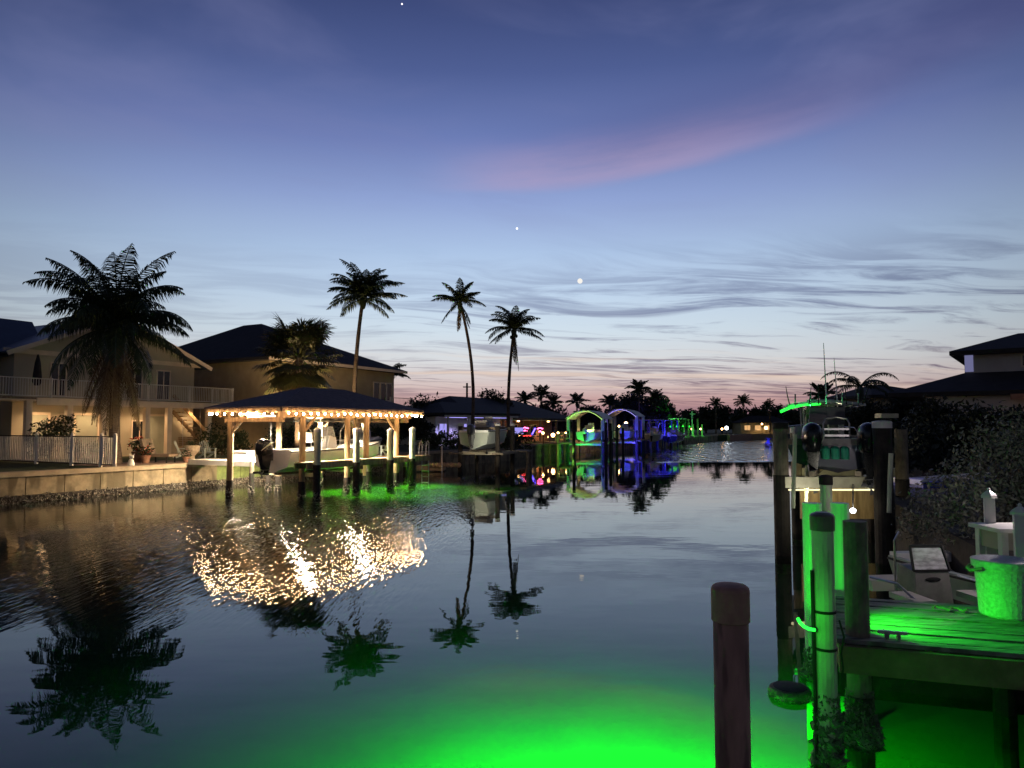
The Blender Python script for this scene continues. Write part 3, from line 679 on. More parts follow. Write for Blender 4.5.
m = MB(); m.lathe(c, [(.13, 0), (.16, .05), (.12, .2), (.09, .3), (.02, .34)], 10); m.ball(c + Vector((.03, -.02, .4)), .1, 8, 6); m.ball(c + Vector((.10, -.09, .38)), .05, 6, 5); m.bar(c + Vector((-.06, 0, .45)), c + Vector((-.09, 0, .56)), .03).bar(c + Vector((.1, 0, .45)), c + Vector((.13, .02, .56)), .03); m.build('figure', 'white_paint', t)
t = thing('porch_swing', 'wooden porch swing hanging by chains under the balcony end', 'swing', FL.p(FL.a_at(191, 11.9, 2), 11.9, 1.6)); c = t.location
aa = FL.a_at(191, 11.9, 2)
m = MB(); m.fbox(FL, aa - .8, aa + .8, 11.6, 12.1, 1.62, 1.70).build('seat', 'wood_pale', t)
m = MB()
for i in range(5): m.bar(FL.p(aa - .8, 12.1 + i * .02, 1.8 + i * .12), FL.p(aa + .8, 12.1 + i * .02, 1.8 + i * .12), .03, .08)
m.build('backrest', 'wood_pale', t)
for s in (-.78, .78): MB().tube([FL.p(aa + s, 11.7, 1.66), FL.p(aa + s * .9, 11.9, 3.2), FL.p(aa + s * .85, 11.9, 4.45)], .015, 5).build('chain', 'metal', t)
tree('shrub', 'dark rounded shrub on the lawn at the end of the lit porch', 'bush', G(222, 47, 1.2), [(0, 0, 1.0, 1.4, 1.2, 1.0), (.9, .2, .7, .9, .9, .8)], 1400, .12, .05, seed=14)

# ================================================================== STUCCO HOUSE
h2 = thing('house', 'tan stucco house under a dark hip roof behind the fan palm', 'house', FL.p(30, 17.5, 1.2))
MB().fbox(FL, 22.6, 37.4, 9.6, 25.4, 1.2, 7.95).build('wall', 'house_stucco', h2)
def hip(m, fr, a0, a1, b0, b1, ze, ra0, ra1, rb0, rb1, zr, th=.22):
    e = [fr.p(a0, b0, ze), fr.p(a1, b0, ze), fr.p(a1, b1, ze), fr.p(a0, b1, ze)]
    if abs(ra1 - ra0) >= abs(rb1 - rb0):
        r0, r1 = fr.p(ra0, rb0, zr), fr.p(ra1, rb0, zr); fs = [(0, 1, 5, 4), (1, 2, 5), (2, 3, 4, 5), (3, 0, 4)]
    else:
        r0, r1 = fr.p(ra0, rb0, zr), fr.p(ra0, rb1, zr); fs = [(0, 1, 4), (1, 2, 5, 4), (2, 3, 5), (3, 0, 4, 5)]
    lo = [q - Vector((0, 0, th)) for q in e]
    m.add(e + [r0, r1] + lo, fs + [(0, 6, 7, 1), (1, 7, 8, 2), (2, 8, 9, 3), (3, 9, 6, 0), (6, 9, 8, 7)])
m = MB(); hip(m, FL, 21.8, 38.2, 8.8, 26.2, 8.15, 28.3, 28.3, 16.8, 19, 11.85); m.build('roof', 'roof_dark', h2)
MB().fbox(FL, 21.75, 38.25, 8.70, 8.79, 7.9, 8.13).build('fascia', 'house_trim', h2)
for px in (376, 383, 389):
    a = FL.a_at(px, 9.6, 6); window(FL, a - .33, a + .33, 9.6, 5.4, 6.9, h2, 'house_trim', 'glass_dark', 0)
MB().fbox(FL, 35.2, 38.6, 8.3, 9.6, 4.4, 4.6).build('balcony_floor', 'house_trim', h2)
railing(FL, 35.2, 38.6, 8.35, 4.6, 1.0, ('picket', 'house_trim'), h2, 'balcony_railing', .2, [35.3, 38.5])
tree('hedge_shrub', 'dark clipped shrubs beneath the stucco house seen through the boathouse', 'bush', FL.p(25.5, 7.2, 1.2), [(i * 1.2 * .476, i * 1.2 * .879, .75 + .25 * (i % 2), 1.1, 1.1, .95) for i in range(-3, 8)], 5200, .13, .04, seed=21)

# ================================================================== BOATHOUSE
bh_ = thing('boathouse', 'open boathouse with dark hip roof on wooden posts strung with lights', 'boathouse', FL.p(11, -6.65, 0))
zE = 3.75
m = MB(); hip(m, FL, 6, 16, -9, -4.3, zE + .16, 9.6, 12.4, -6.65, -6.65, 4.92, .06); m.build('roof', 'roof_tile', bh_)
m = MB()
for q0, q1 in ((FL.p(6.02, -8.98, zE + .02), FL.p(15.98, -8.98, zE + .02)), (FL.p(6.02, -4.32, zE + .02), FL.p(15.98, -4.32, zE + .02)), (FL.p(6.02, -8.95, zE + .02), FL.p(6.02, -4.35, zE + .02)), (FL.p(15.98, -8.95, zE + .02), FL.p(15.98, -4.35, zE + .02))): m.bar(q0, q1, .05, .17)
m.build('fascia', 'wood_pale', bh_)
m = MB(); lo = [FL.p(6.1, -8.9, zE), FL.p(15.9, -8.9, zE), FL.p(15.9, -4.4, zE), FL.p(6.1, -4.4, zE), FL.p(9.6, -6.65, 4.72), FL.p(12.4, -6.65, 4.72)]
m.add(lo, [(4, 5, 1, 0), (5, 2, 1), (5, 4, 3, 2), (4, 0, 3)]); m.build('ceiling', 'ceiling_wood', bh_)
m = MB(); k = 6.6
while k < 15.8:
    for s in (-1, 1):
        f = min(1, (k - 6.1) / 3.5, (15.9 - k) / 3.5); zt = zE + .97 * max(0, f) - .07
        m.bar(FL.p(k, -6.65 + s * 2.2, zE - .04), FL.p(k, -6.65 + s * 2.25 * (1 - max(0.02, f)), zt), .05, .1)
    k += .6
m.build('rafters', 'wood_pale', bh_)
for bb in (-8.4, -4.85): MB().bar(FL.p(6.4, bb, zE - .16), FL.p(15.6, bb, zE - .16), .1, .24).build('beam', 'wood_pale', bh_)
for aa in (6.7, 15.4): MB().bar(FL.p(aa, -8.4, zE - .38), FL.p(aa, -4.85, zE - .38), .1, .2).build('beam', 'wood_pale', bh_)
def post(a, bb, top, r=.13, mt='wood_pale', dark=True, name='post', parent=None, zd=.95):
    c = FL.p(a, bb, 0); o = MB().tube([c + Vector((0, 0, -2.8)), c + Vector((0, 0, top))], r, 12).build(name, mt, parent, smooth=False)
    if dark: MB().tube([c + Vector((0, 0, -1)), c + Vector((0, 0, zd))], r + .012, 12).build('wet_band', 'wood_dark', o)
    m = MB(); rock_ring(m, c, r + .01, -.1, .36, 70, .07); m.build('oyster_crust', 'oyster', o); return o
for a, bb in ((FL.a_at(230, -5.1), -5.1), (FL.a_at(302, -8.4), -8.4), (FL.a_at(347, -8.4), -8.4), (FL.a_at(366, -8.4), -8.4), (FL.a_at(396, -8.4), -8.4), (9.8, -4.9), (12.6, -4.9), (15.4, -4.9)):
    post(a, bb, zE - .05, .14, parent=bh_, zd=.7)
for a, bb, d in ((FL.a_at(230, -5.1), -5.1, (1, 0)), (FL.a_at(230, -5.1), -5.1, (0, -1)), (FL.a_at(302, -8.4), -8.4, (1, 0)), (FL.a_at(396, -8.4), -8.4, (-1, 0)), (12.6, -4.9, (1, 0)), (15.4, -4.9, (-1, 0))):
    MB().bar(FL.p(a, bb, zE - 1.0), FL.p(a + d[0] * .85, bb + d[1] * .85, zE - .2), .08, .1).build('brace', 'wood_pale', bh_)
# lights under the roof
def strand(label, pts, n, seed):
    t = thing('string_light', label, 'string light', pts[0], 0, 'string lights round the boathouse eaves'); rr = random.Random(seed)
    L = [0]; pv = [Vector(q) for q in pts]
    for q0, q1 in zip(pv, pv[1:]): L.append(L[-1] + (q1 - q0).length)
    def at(s):
        for i in range(len(pv) - 1):
            if s <= L[i + 1] + 1e-6: return pv[i].lerp(pv[i + 1], (s - L[i]) / (L[i + 1] - L[i]))
        return pv[-1]
    cab = []; bl = []
    for i in range(n):
        s = L[-1] * (i + .5) / n; q = at(s); cab += [q, at(min(L[-1], s + L[-1] / n / 2)) - Vector((0, 0, .05))]; bl.append(q - Vector((0, 0, .08 + rr.uniform(-.025, .03))))
    c = MB().tube(cab, .008, 4); 
    for q in bl: c.tube([q + Vector((0, 0, .085)), q + Vector((0, 0, .03))], .018, 6)
    c.build('cable', 'rubber', t)
    for q in bl: MB().ball(q, .038, 8, 5, (1, 1, 1.25)).build('bulb', 'bulb_warm', t)
zb = zE - .05
strand('string of warm bulbs along the eave facing the open canal', [FL.p(6.1, -9.07, zb), FL.p(15.9, -9.07, zb)], 23, 1)
strand('string of warm bulbs along the end eave above the outboard motor', [FL.p(5.93, -8.8, zb), FL.p(5.93, -4.5, zb)], 9, 2)
strand('string of warm bulbs along the eave on the house side', [FL.p(6.1, -4.38, zb), FL.p(15.9, -4.38, zb)], 18, 3)
strand('string of warm bulbs along the far end eave of the boathouse', [FL.p(15.95, -8.7, zb), FL.p(15.95, -4.5, zb)], 8, 4)
for i, a in enumerate((7.6, 11.6)):
    t = thing('ceiling_light', ('white tube light under the boathouse roof above the motor', 'white tube light under the boathouse roof above the bow')[i], 'lamp', FL.p(a, -5.6, zE - .1), 0, 'tube lights under the boathouse roof')
    MB().bar(FL.p(a, -5.6, zE - .15), FL.p(a + 1.3, -5.6, zE - .15), .12, .05).build('housing', 'white_paint', t); MB().tube([FL.p(a + .02, -5.6, zE - .2), FL.p(a + 1.28, -5.6, zE - .2)], .022, 8).build('tube', 'tube_white', t)
    spot('tube_light', FL.p(a + .65, -5.6, zE - .24), (0, 0, -1), (1, .84, .62), (6000, 5600)[i], 150, .2, t, .5)
    spot('yard_fill', FL.p(a + .65, -5.2, zE - .24), (FL.n.x * 1.0 - FL.u.x * .15, FL.n.y - FL.u.y * .15, -.02), (1, .68, .38), (3300, 1900)[i], 125, .15, t, .5)  # unseen flood added to light the house and yard, no fixture
    spot('dock_light', FL.p(a + 1.2, -7.6, zE - .3), (-FL.n.x * .9, -FL.n.y * .9, -1), (1, .84, .62), 3000, 120, .15, t, .5)

# dock beside the boathouse slip
dk = thing('dock', 'narrow wooden walkway on capped pilings along the open side of boathouse', 'dock', FL.p(11.5, -8.85, 0))
m = MB(); k = 7.2
while k < 16.2: m.fbox(FL, k, k + .135, -9.25, -8.58, 1.52, 1.56); k += .145
m.build('deck', 'wood_pale', dk)
for bb in (-9.28, -8.58): MB().fbox(FL, 7.2, 16.2, bb, bb + .06, 1.27, 1.515).build('stringer', 'wood_pale', dk)
m = MB(); k = 15.0
while k < 16.2: m.fbox(FL, k, k + .135, -8.5, -.2, 1.44, 1.48); k += .145
m.build('deck', 'wood_grey', dk)
m = MB(); k = -4.6
while k < -.2: m.fbox(FL, 8.4, 9.6, k, k + .135, 1.40, 1.44); k += .145
m.fbox(FL, 8.4, 8.46, -4.6, -.2, 1.2, 1.395).fbox(FL, 9.54, 9.6, -4.6, -.2, 1.2, 1.395); m.build('catwalk', 'white_paint', dk)
for px, top in ((316.5, 2.95), (356, 2.95), (390, 2.9), (412, 2.95)):
    a = FL.a_at(px, -9.42, 0); o = post(a, -9.42, top, .15, 'piling_white', True, 'piling', dk, 1.45)
    c = FL.p(a, -9.42, top); MB().lathe(c, [(.165, -.12), (.165, .0), (.02, .10)], 12).build('cap', 'white_paint', o)
for a, bb in ((16.0, -7.8), (15.2, -7.8), (12.0, -8.6), (9.5, -4.55), (8.5, -4.55)): post(a, bb, 1.45, .11, 'wood_grey', True, 'piling', dk, .9)
t = thing('ladder', 'dock ladder with bent rails at the far end of the walkway', 'ladder', FL.p(16.25, -8.9, .2))
for s in (-.22, .22): MB().tube([FL.p(16.28, -8.9 + s, -.3), FL.p(16.28, -8.9 + s, 2.2), FL.p(16.2, -8.9 + s, 2.32), FL.p(16.05, -8.9 + s, 2.2), FL.p(16.0, -8.9 + s, 1.56)], .025, 6).build('side_rail', 'metal', t)
for z in (.1, .4, .7, 1.0, 1.3): MB().tube([FL.p(16.28, -9.12, z), FL.p(16.28, -8.68, z)], .02, 6).build('rung', 'metal', t)

# ------------------------------------------------------------------ boats
def hull_mesh(L, B, D, fb=.55, ns=14):
    """outer skin: stern at x=0, bow at x=L; keel z=0, sheer rising to the bow"""
    secs = []
    for i in range(ns + 1):
        s = i / ns; x = L * s
        w = B / 2 * (1 - max(0, (s - .45) / .55) ** 2.2) * (.93 + .07 * min(1, s * 4)); w = max(w, .012)
        kz = D * .62 * max(0, (s - .62) / .38) ** 2.0
        cz = kz + D * (.30 + .10 * s) * (1 - .55 * max(0, (s - .6) / .4)); cw = w * (.86 - .25 * max(0, (s - .5) / .5))
        sz = D * (1 + .26 * s * s)
        secs.append([(x, 0, kz), (x, cw, cz), (x, w, sz * .8 + cz * .2), (x, w, sz), (x, w - .08 if w > .12 else w * .4, sz + .01)])
    return secs
def boat(name, label, loc, rz, L, B, D, hullm='white_gel', console=True, top='t', motors=1, motorm='engine_black', topm='canopy', cushions=True, group=None, wind='glass_pale', pitch=0, seat_back=True, topz=2.05, mdz=0.0, gel='white_gel'):
    t = thing(name, label, 'boat', loc, rz, group); secs = hull_mesh(L, B, D)
    m = MB(); k = len(secs[0])
    for sg in (-1, 1):
        o = len(m.v)
        for sc in secs: m.v.extend([(x, y * sg, z) for x, y, z in sc])
        for i in range(len(secs) - 1):
            for j in range(k - 1):
                f = (o + i * k + j, o + (i + 1) * k + j, o + (i + 1) * k + j + 1, o + i * k + j + 1); m.f.append(f if sg > 0 else f[::-1])
    st = secs[0]; m.add([(0, y, z) for x, y, z in st] + [(0, -y, z) for x, y, z in st[1:]], [(0, 5, 6, 7, 8, 4, 3, 2, 1)])
    m.build('hull', hullm, t, False)
    m = MB(); dz = D * .62; o = len(m.v)
    for sc in secs:
        w = max(0.01, sc[3][1] - .08); m.v.extend([(sc[0][0], -w, sc[3][2] + .01), (sc[0][0], -w, max(dz, sc[0][2] + .05)), (sc[0][0], w, max(dz, sc[0][2] + .05)), (sc[0][0], w, sc[3][2] + .01)])
    for i in range(len(secs) - 1):
        for j in range(3): m.f.append((o + i * 4 + j, o + i * 4 + j + 1, o + (i + 1) * 4 + j + 1, o + (i + 1) * 4 + j))
    m.build('deck', gel, t, False)
    for sg in (-1, 1): MB().tube([(x, (y + .012) * sg, z - .05) for x, y, z in [sc[3] for sc in secs]], .022, 5).build('rub_rail', 'rubber', t, False)
    if cushions and top == 't':
        for sg in (-1, 1): MB().tube([(sc[3][0], max(.02, sc[3][1] - .06) * sg, sc[3][2] + (.02 if i == 0 else .24)) for i, sc in enumerate(secs[8:])], .014, 5).build('bow_rail', 'metal', t, False)
    m = MB(); m.bar((.10, -B * .44, D * .98), (.10, B * .44, D * .98), .24, .16); m.build('transom', gel, t, False)
    if cushions:
        MB().box((L * .72, 0, D * .95), (L * .16, B * .42, .24)).build('bow_cushion', 'cushion', t, False)
        MB().box((.42, 0, D * .95), (.4, B * .6, .2)).build('stern_seat', 'cushion', t, False)
    cxp = L * .46
    if console:
        m = MB(); cw = B * .17
        v = [(cxp - .35, -cw, dz), (cxp + .40, -cw, dz), (cxp + .40, cw, dz), (cxp - .35, cw, dz), (cxp - .22, -cw, dz + 1.0), (cxp + .22, -cw, dz + .92), (cxp + .22, cw, dz + .92), (cxp - .22, cw, dz + 1.0)]
        m.add(v, [(3, 2, 1, 0), (4, 5, 6, 7), (0, 1, 5, 4), (1, 2, 6, 5), (2, 3, 7, 6), (3, 0, 4, 7)]); o = m.build('console', gel, t, False)
        MB().add([(cxp + .2, -cw * .98, dz + .95), (cxp + .2, cw * .98, dz + .95), (cxp + .06, cw * .86, dz + 1.45), (cxp + .06, -cw * .86, dz + 1.45), (cxp + .18, -cw * .98, dz + .95), (cxp + .18, cw * .98, dz + .95), (cxp + .04, cw * .86, dz + 1.45), (cxp + .04, -cw * .86, dz + 1.45)], [(0, 1, 2, 3), (7, 6, 5, 4), (0, 4, 5, 1), (1, 5, 6, 2), (2, 6, 7, 3), (3, 7, 4, 0)]).build('windshield', wind, o, False)
        w = MB(); w.tube([(cxp - .36, .18 * cos(a), dz + .92 + .18 * sin(a)) for a in [i * pi / 6 for i in range(13)]], .014, 5); w.bar((cxp - .36, -.17, dz + .92), (cxp - .36, .17, dz + .92), .02); w.bar((cxp - .36, 0, dz + .92), (cxp - .22, 0, dz + .9), .04); w.build('steering_wheel', 'rubber', o, False)
        m = MB(); sx = cxp - 1.15; m.box((sx, 0, dz + .78), (.42, B * .36, .14)); m.build('leaning_post', 'cushion', t, False)
        if seat_back: MB().box((sx - .22, 0, dz + 1.02), (.09, B * .36, .34)).build('backrest', 'cushion', t, False)
        for s in (-1, 1): MB().tube([(sx, s * B * .15, dz), (sx, s * B * .15, dz + .72)], .025, 6).build('seat_leg', 'metal', t, False)
    if top == 't':
        z1 = dz + topz; tt = MB()
        for i in range(9):
            pass
        nx = 8; o = len(tt.v); tw = B * .40; x0, x1 = cxp - 1.25, cxp + .75
        for zz in (0, -.06):
            for i in range(nx + 1):
                y = -tw + 2 * tw * i / nx; zc = z1 + .10 * (1 - (y / tw) ** 2) + zz
                tt.v.extend([(x0, y, zc), (x1, y, zc)])
        w_ = 2 * (nx + 1)
        for i in range(nx):
            tt.f.append((o + 2 * i, o + 2 * i + 1, o + 2 * i + 3, o + 2 * i + 2)); tt.f.append((o + w_ + 2 * i + 2, o + w_ + 2 * i + 3, o + w_ + 2 * i + 1, o + w_ + 2 * i))
            tt.f.append((o + 2 * i, o + 2 * i + 2, o + w_ + 2 * i + 2, o + w_ + 2 * i)); tt.f.append((o + 2 * i + 1, o + w_ + 2 * i + 1, o + w_ + 2 * i + 3, o + 2 * i + 3))
        tt.f.append((o, o + w_, o + w_ + 1, o + 1)); tt.f.append((o + 2 * nx, o + 2 * nx + 1, o + w_ + 2 * nx + 1, o + w_ + 2 * nx))
        tto = tt.build('hard_top', topm, t, False)
        for s in (-1, 1):
            for xx, xt in ((cxp + .42, cxp + .5), (cxp - .5, cxp - .75)): MB().tube([(xx, s * B * .2, dz), (xx, s * B * .21, dz + 1.2), (xt, s * tw * .85, z1)], .026, 6).build('top_leg', 'metal', t, False)
        m = MB()
        for i in range(5):
            y = (i - 2) * tw * .4; m.tube([(x0 - .05, y, z1 - .05), (x0 - .13, y, z1 + .28)], .022, 6)
        m.build('rod_holders', 'metal', t, False)
    for i in range(motors):
        y = 0 if motors == 1 else (i * 2 - 1) * .62; mz = D * .72 + mdz
        ob = MB().lathe((0, 0, 0), [(.22, -.03), (.27, .05), (.29, .25), (.28, .43), (.23, .56), (.12, .63), (.01, .65)], 16)
        ob.v = [(v[0] * 1.6 - .44 - .12 * v[2], v[1] * .85 + y, v[2] * 1.05 + mz + .12) for v in ob.v]; o = ob.build('outboard', motorm, t, False, smooth=True)
        MB().add([(-.72, y - .15, mz + .15), (-.14, y - .15, mz + .15), (-.14, y + .15, mz + .15), (-.72, y + .15, mz + .15), (-.54, y - .05, mz - .72), (-.24, y - .05, mz - .72), (-.24, y + .05, mz - .72), (-.54, y + .05, mz - .72)], [(3, 2, 1, 0), (4, 5, 6, 7), (0, 1, 5, 4), (1, 2, 6, 5), (2, 3, 7, 6), (3, 0, 4, 7)]).build('motor_leg', 'engine_grey' if motorm == 'engine_grey' else 'engine_black', o, False)
        if motorm == 'engine_black': MB().tube([(-.80, y - .18, mz + .30), (-.55, y - .255, mz + .50), (-.30, y - .25, mz + .62), (-.12, y - .17, mz + .66)], [.008, .03, .03, .008], 6).build('decal', 'piling_white', o, False)
        pr = MB(); pr.tube([(-.62, y, mz - .72), (-.2, y, mz - .72)], [.045, .075], 8); pr.box((-.42, y, mz - .55), (.42, .22, .02))
        for q in range(3):
            a = q * 2.094; pr.add([(-.60, y, mz - .72), (-.57, y + .2 * cos(a), mz - .72 + .2 * sin(a)), (-.63, y + .2 * cos(a + .6), mz - .72 + .2 * sin(a + .6))], [(0, 1, 2)])
        pr.build('propeller', 'engine_grey', o, False)
        MB().box((-.14, y, mz + .02), (.2, .22, .34)).build('bracket', 'engine_grey', o, False)
    return t
blu = boat('boat', 'white centre console boat with black outboard raised inside the boathouse', FL.p(FL.a_at(272, -6.7), -6.7, 1.0), FL.rz, 7.4, 2.4, 1.0, seat_back=True, topz=1.72)
lf = thing('boat_lift', 'steel boat lift cradle under the white boat in the boathouse', 'boat lift', FL.p(10.5, -6.7, .8))
for a in (9.03, 12.4): MB().fbox(FL, a, a + .14, -8.3, -5.0, .80, .96).build('cross_beam', 'alu_beam', lf)
for bb in (-7.3, -6.0): MB().fbox(FL, 7.4, 13.6, bb, bb + .15, .97, 1.06).build('bunk', 'wood_dark', lf)
for a in (9.1, 12.47):
    for bb in (-8.2, -5.1): MB().tube([FL.p(a, bb, .95), FL.p(a, bb, zE - .3)], .012, 5).build('cable', 'metal', lf)
bx = thing('dock_box', 'white dock storage box on the catwalk behind the outboard motor', 'storage box', FL.p(9, -3.4, 1.44))
MB().fbox(FL, 8.7, 9.3, -4.0, -2.9, 1.445, 1.85).build('body', 'white_gel', bx); MB().fbox(FL, 8.67, 9.33, -4.03, -2.87, 1.855, 1.92).build('lid', 'white_gel', bx)
a2 = dup(ac, FL.p(15.5, -5.6, 1.48), aim + .6, 'white slatted chair on the dock landing inside the boathouse', 'white chairs on the dock landing')
a3 = dup(ac, FL.p(15.6, -7.0, 1.48), aim + 2.6, 'white slatted chair on the dock landing nearest the ladder', 'white chairs on the dock landing')
# green underwater glow below the dock
gl = thing('underwater_light', 'green underwater lamp glowing beneath the boathouse walkway', 'lamp', FL.p(13.5, -8.0, -.6))
MB().lathe(FL.p(13.5, -8.0, -.75), [(.02, 0), (.08, .02), (.09, .2), (.03, .26)], 10).build('housing', 'rubber', gl)
for a, bb in ((11.8, -8.2), (13.6, -8.5), (15.2, -8.4)): spot('green_glow', FL.p(a, bb, -.25), (0, 0, -1), (.22, 1.0, .02), 11000, 150, .1, gl, .3)

# ================================================================== MID CANAL
# sand bank / floating mat with a white stake
t = thing('floating_dock', 'low tan floating dock edged with pale floats past the boathouse', 'float', G(440, 49, .1))
MB().bar(G(418, 49.6, .25), G(445, 49.6, .25), 1.6, .34).build('platform', 'sand', t)
m = MB()
for i in range(9): m.ball(G(430 + i * 3.6, 48.6, .48), .17, 8, 6)
m.build('float_tubes', 'sand', t)
single(MB().tube([G(442, 48.4, -1), G(442, 48.4, Zat(446, 48.4))], .05, 8), 'stake', 'white_paint', 'thin white stake standing in the water by the tan float', 'stake')
t = thing('boat', 'covered grey boat in the dark slip behind the boathouse end', 'boat', G(423, 52.5, 1.2))
bpy.data.objects.remove(t)
boat('boat', 'pale skiff laid up on the bank in shadow beyond the boathouse', FL.p(22.5, 1.6, 1.3), FL.rz + .3, 5.0, 1.9, .8, 'hull_grey', True, None, 0)

def lift(label, c, fr, W, L, top, z, pm='wood_dark', pr=.16, ledm=None, capm='white_paint'):
    """four piling boat lift; a along the slip, b across"""
    t = thing('boat_lift', label, 'boat lift', (c[0], c[1], 0)); fr2 = Fr((c[0], c[1]), (fr.u.x, fr.u.y))
    for a in (-L / 2, L / 2):
        for bb in (-W / 2, W / 2):
            q = fr2.p(a, bb, 0); o = MB().tube([q + Vector((0, 0, -2.8)), q + Vector((0, 0, top))], pr, 10).build('piling', pm, t)
            MB().lathe(q + Vector((0, 0, top)), [(pr + .03, -.14), (pr + .03, 0), (.02, .09)], 10).build('cap', capm, o)
        MB().bar(fr2.p(a, -W / 2, z), fr2.p(a, W / 2, z), .16, .2).build('cross_beam', 'alu_beam', t)
        MB().bar(fr2.p(a, -W / 2, top - .3), fr2.p(a, W / 2, top - .3), .14, .18).build('top_beam', 'wood_grey', t)
    for bb in (-W / 2 - .2, W / 2 + .2): MB().bar(fr2.p(-L / 2 - .6, bb, 1.25), fr2.p(L / 2 + .6, bb, 1.25), .8, .12).build('walkway', 'wood_grey', t)
    for bb in (-.5, .5): MB().bar(fr2.p(-L / 2 - .3, bb, z + .16), fr2.p(L / 2 + .3, bb, z + .16), .14, .1).build('bunk', 'wood_grey', t)
    return t, fr2
FX = Fr((0, 0), (.33, 1))
l3, f3 = lift('dark piling boat lift holding a grey hulled boat at mid canal', G(487, 50.5, 0), FX, 2.7, 3.2, Zat(424, 50.5), 1.25)
boat('boat', 'grey hulled boat sitting high on the lift in front of the violet lit porch', f3.p(-2.6, 0, 1.52), FX.rz, 6.0, 2.3, 1.25, 'hull_grey', True, None, 1, 'engine_grey')
MB().lathe(f3.p(-4.4, -1.6, 1.32), [(.03, 0), (.09, .03), (.10, .18), (.05, .22)], 10).build('fill_lamp', 'iron_black', l3); spot('hull_fill', f3.p(-5.2, -2.2, 1.9), f3.p(.5, .2, 2.0) - f3.p(-5.2, -2.2, 1.9), (1, .9, .7), 420, 60, .1, l3, .8)  # lamp and spot added to brighten the grey boat's hull
MB().bar(f3.p(1.4, -1.9, 1.3), f3.p(3.0, -1.9, 1.3), 1.1, .12).build('landing', 'wood_grey', l3)
for a in (2.2, 2.9): MB().tube([f3.p(a, -2.3, -1), f3.p(a, -2.3, 1.25)], .12, 8).build('piling', 'wood_grey', l3)

# violet lit porch house and the wide dark roofed house
h3 = thing('house', 'small house with violet lit porch behind the grey boat', 'house', FL.p(42, 7, 1.2))
q0 = G(447, 68, 1.2); q1 = G(512, 74, 1.2); F3 = Fr((q0.x, q0.y), (q1.x - q0.x, q1.y - q0.y)); W3 = (q1 - q0).length
MB().fbox(F3, 0, W3, 1.8, 8, 1.2, 4.0).build('wall', 'white_paint', h3)
m = MB(); hip(m, F3, -.6, W3 + .8, -.4, 8.6, 4.35, 2.2, W3 - 2, 4, 4, 5.5); m.build('roof', 'roof_dark', h3)
MB().fbox(F3, -.5, W3 + .6, -.32, -.22, 3.95, 4.15).build('fascia', 'white_paint', h3)
for k in (0.1, 2.6, 2.9, W3 - .1): MB().fbox(F3, k - .09, k + .09, -.1, .08, 1.2, 3.95).build('post', 'white_paint', h3)
for k0, k1 in ((.5, 1.6), (3.6, 4.4), (5.0, 5.6)): window(F3, k0, k1, 1.8, 2.0, 3.3, h3, 'white_paint', 'screen_violet', 1)
MB().fbox(F3, .3, W3 - .3, .5, .55, 3.88, 3.93).build('led_strip', 'led_violet', h3)
down('violet_lamp', F3.p(1.2, .6, 3.6), (.45, .38, 1.0), 230, .1, h3); down('violet_lamp', F3.p(4.6, .6, 3.6), (.45, .38, 1.0), 230, .1, h3)
h4 = thing('house', 'low house with wide dark hip roof and orange lit eaves', 'house', FL.p(58, 9, 1.2))
MB().fbox(FL, 47, 70, 9.0, 17, 1.2, 3.7).build('wall', 'terracotta', h4)
m = MB(); hip(m, FL, 45.5, 71.5, 6.0, 19, 4.0, 51, 66, 12.5, 12.5, 6.4); m.build('roof', 'roof_dark', h4)
MB().fbox(FL, 45.6, 71.4, 6.05, 9.0, 3.72, 3.77).build('soffit', 'house_trim', h4)
for a in (48, 52.5, 57, 61.5, 66, 70): MB().fbox(FL, a - .12, a + .12, 6.4, 6.64, 1.2, 3.72).build('post', 'wood_grey', h4)
for a in (50, 54.5, 59.5, 64.5): window(FL, a - .8, a + .8, 9.0, 1.9, 3.2, h4, 'house_trim', 'glass_dark', 1)
for a, e_ in ((49.5, 190), (53, 190), (58, 140), (66, 150)): 
    MB().lathe(FL.p(a, 7.6, 3.58), [(.03, 0), (.14, .03), (.14, .12)], 10).build('ceiling_lamp', 'lamp_small_warm', h4); down('porch_light', FL.p(a, 7.6, 3.4), (1, .48, .20), e_, .1, h4)
tree('hedge', 'long low dark hedge on the bank before the violet lit porch', 'hedge', G(478, 62, 1.2), [((i - 4) * .95, (i - 4) * .55, .62, 1.0, .8, .62 + .12 * (i % 3)) for i in range(9)], 4200, .13, .05, None, 'leaf', 88)
# neon lights on the waterfront bar
t = thing('neon_sign', 'pink and red neon sign glowing on the house terrace', 'neon sign', P(532, 431, 76))
c = P(532, 431, 76)
m = MB()
for q0, q1, z in ((-1.15, -.35, .32), (-.95, -.5, .02), (.55, 1.15, .28), (.7, 1.0, -.05)): m.tube([c + Vector((q0, 0, z - .06)), c + Vector(((q0 + q1) / 2, 0, z + .05)), c + Vector((q1, 0, z - .06))], .06, 6)
m.build('pink_tube', 'neon_pink', t)
MB().tube([c + Vector((-1.1, .02, -.5)), c + Vector((-.1, .02, -.5))], .06, 6).build('red_tube', 'neon_red', t)
MB().tube([c + Vector((.0, .02, -.35)), c + Vector((.35, .02, .3))], .06, 6).tube([c + Vector((-1.45, .02, -.4)), c + Vector((-1.45, .02, .4))], .06, 6).build('blue_tube', 'led_blue', t)
MB().bar(c + Vector((-1.5, .14, .45)), c + Vector((1.3, .14, .45)), .06).bar(c + Vector((-1.5, .14, -.6)), c + Vector((1.3, .14, -.6)), .06).build('frame', 'iron_black', t)
MB().bar(c + Vector((-1.2, .16, -.7)), Vector((c.x - 1.2, c.y + .16, 1.2)), .08).bar(c + Vector((1.2, .16, -.7)), Vector((c.x + 1.2, c.y + .16, 1.2)), .08).build('stand', 'iron_black', t)
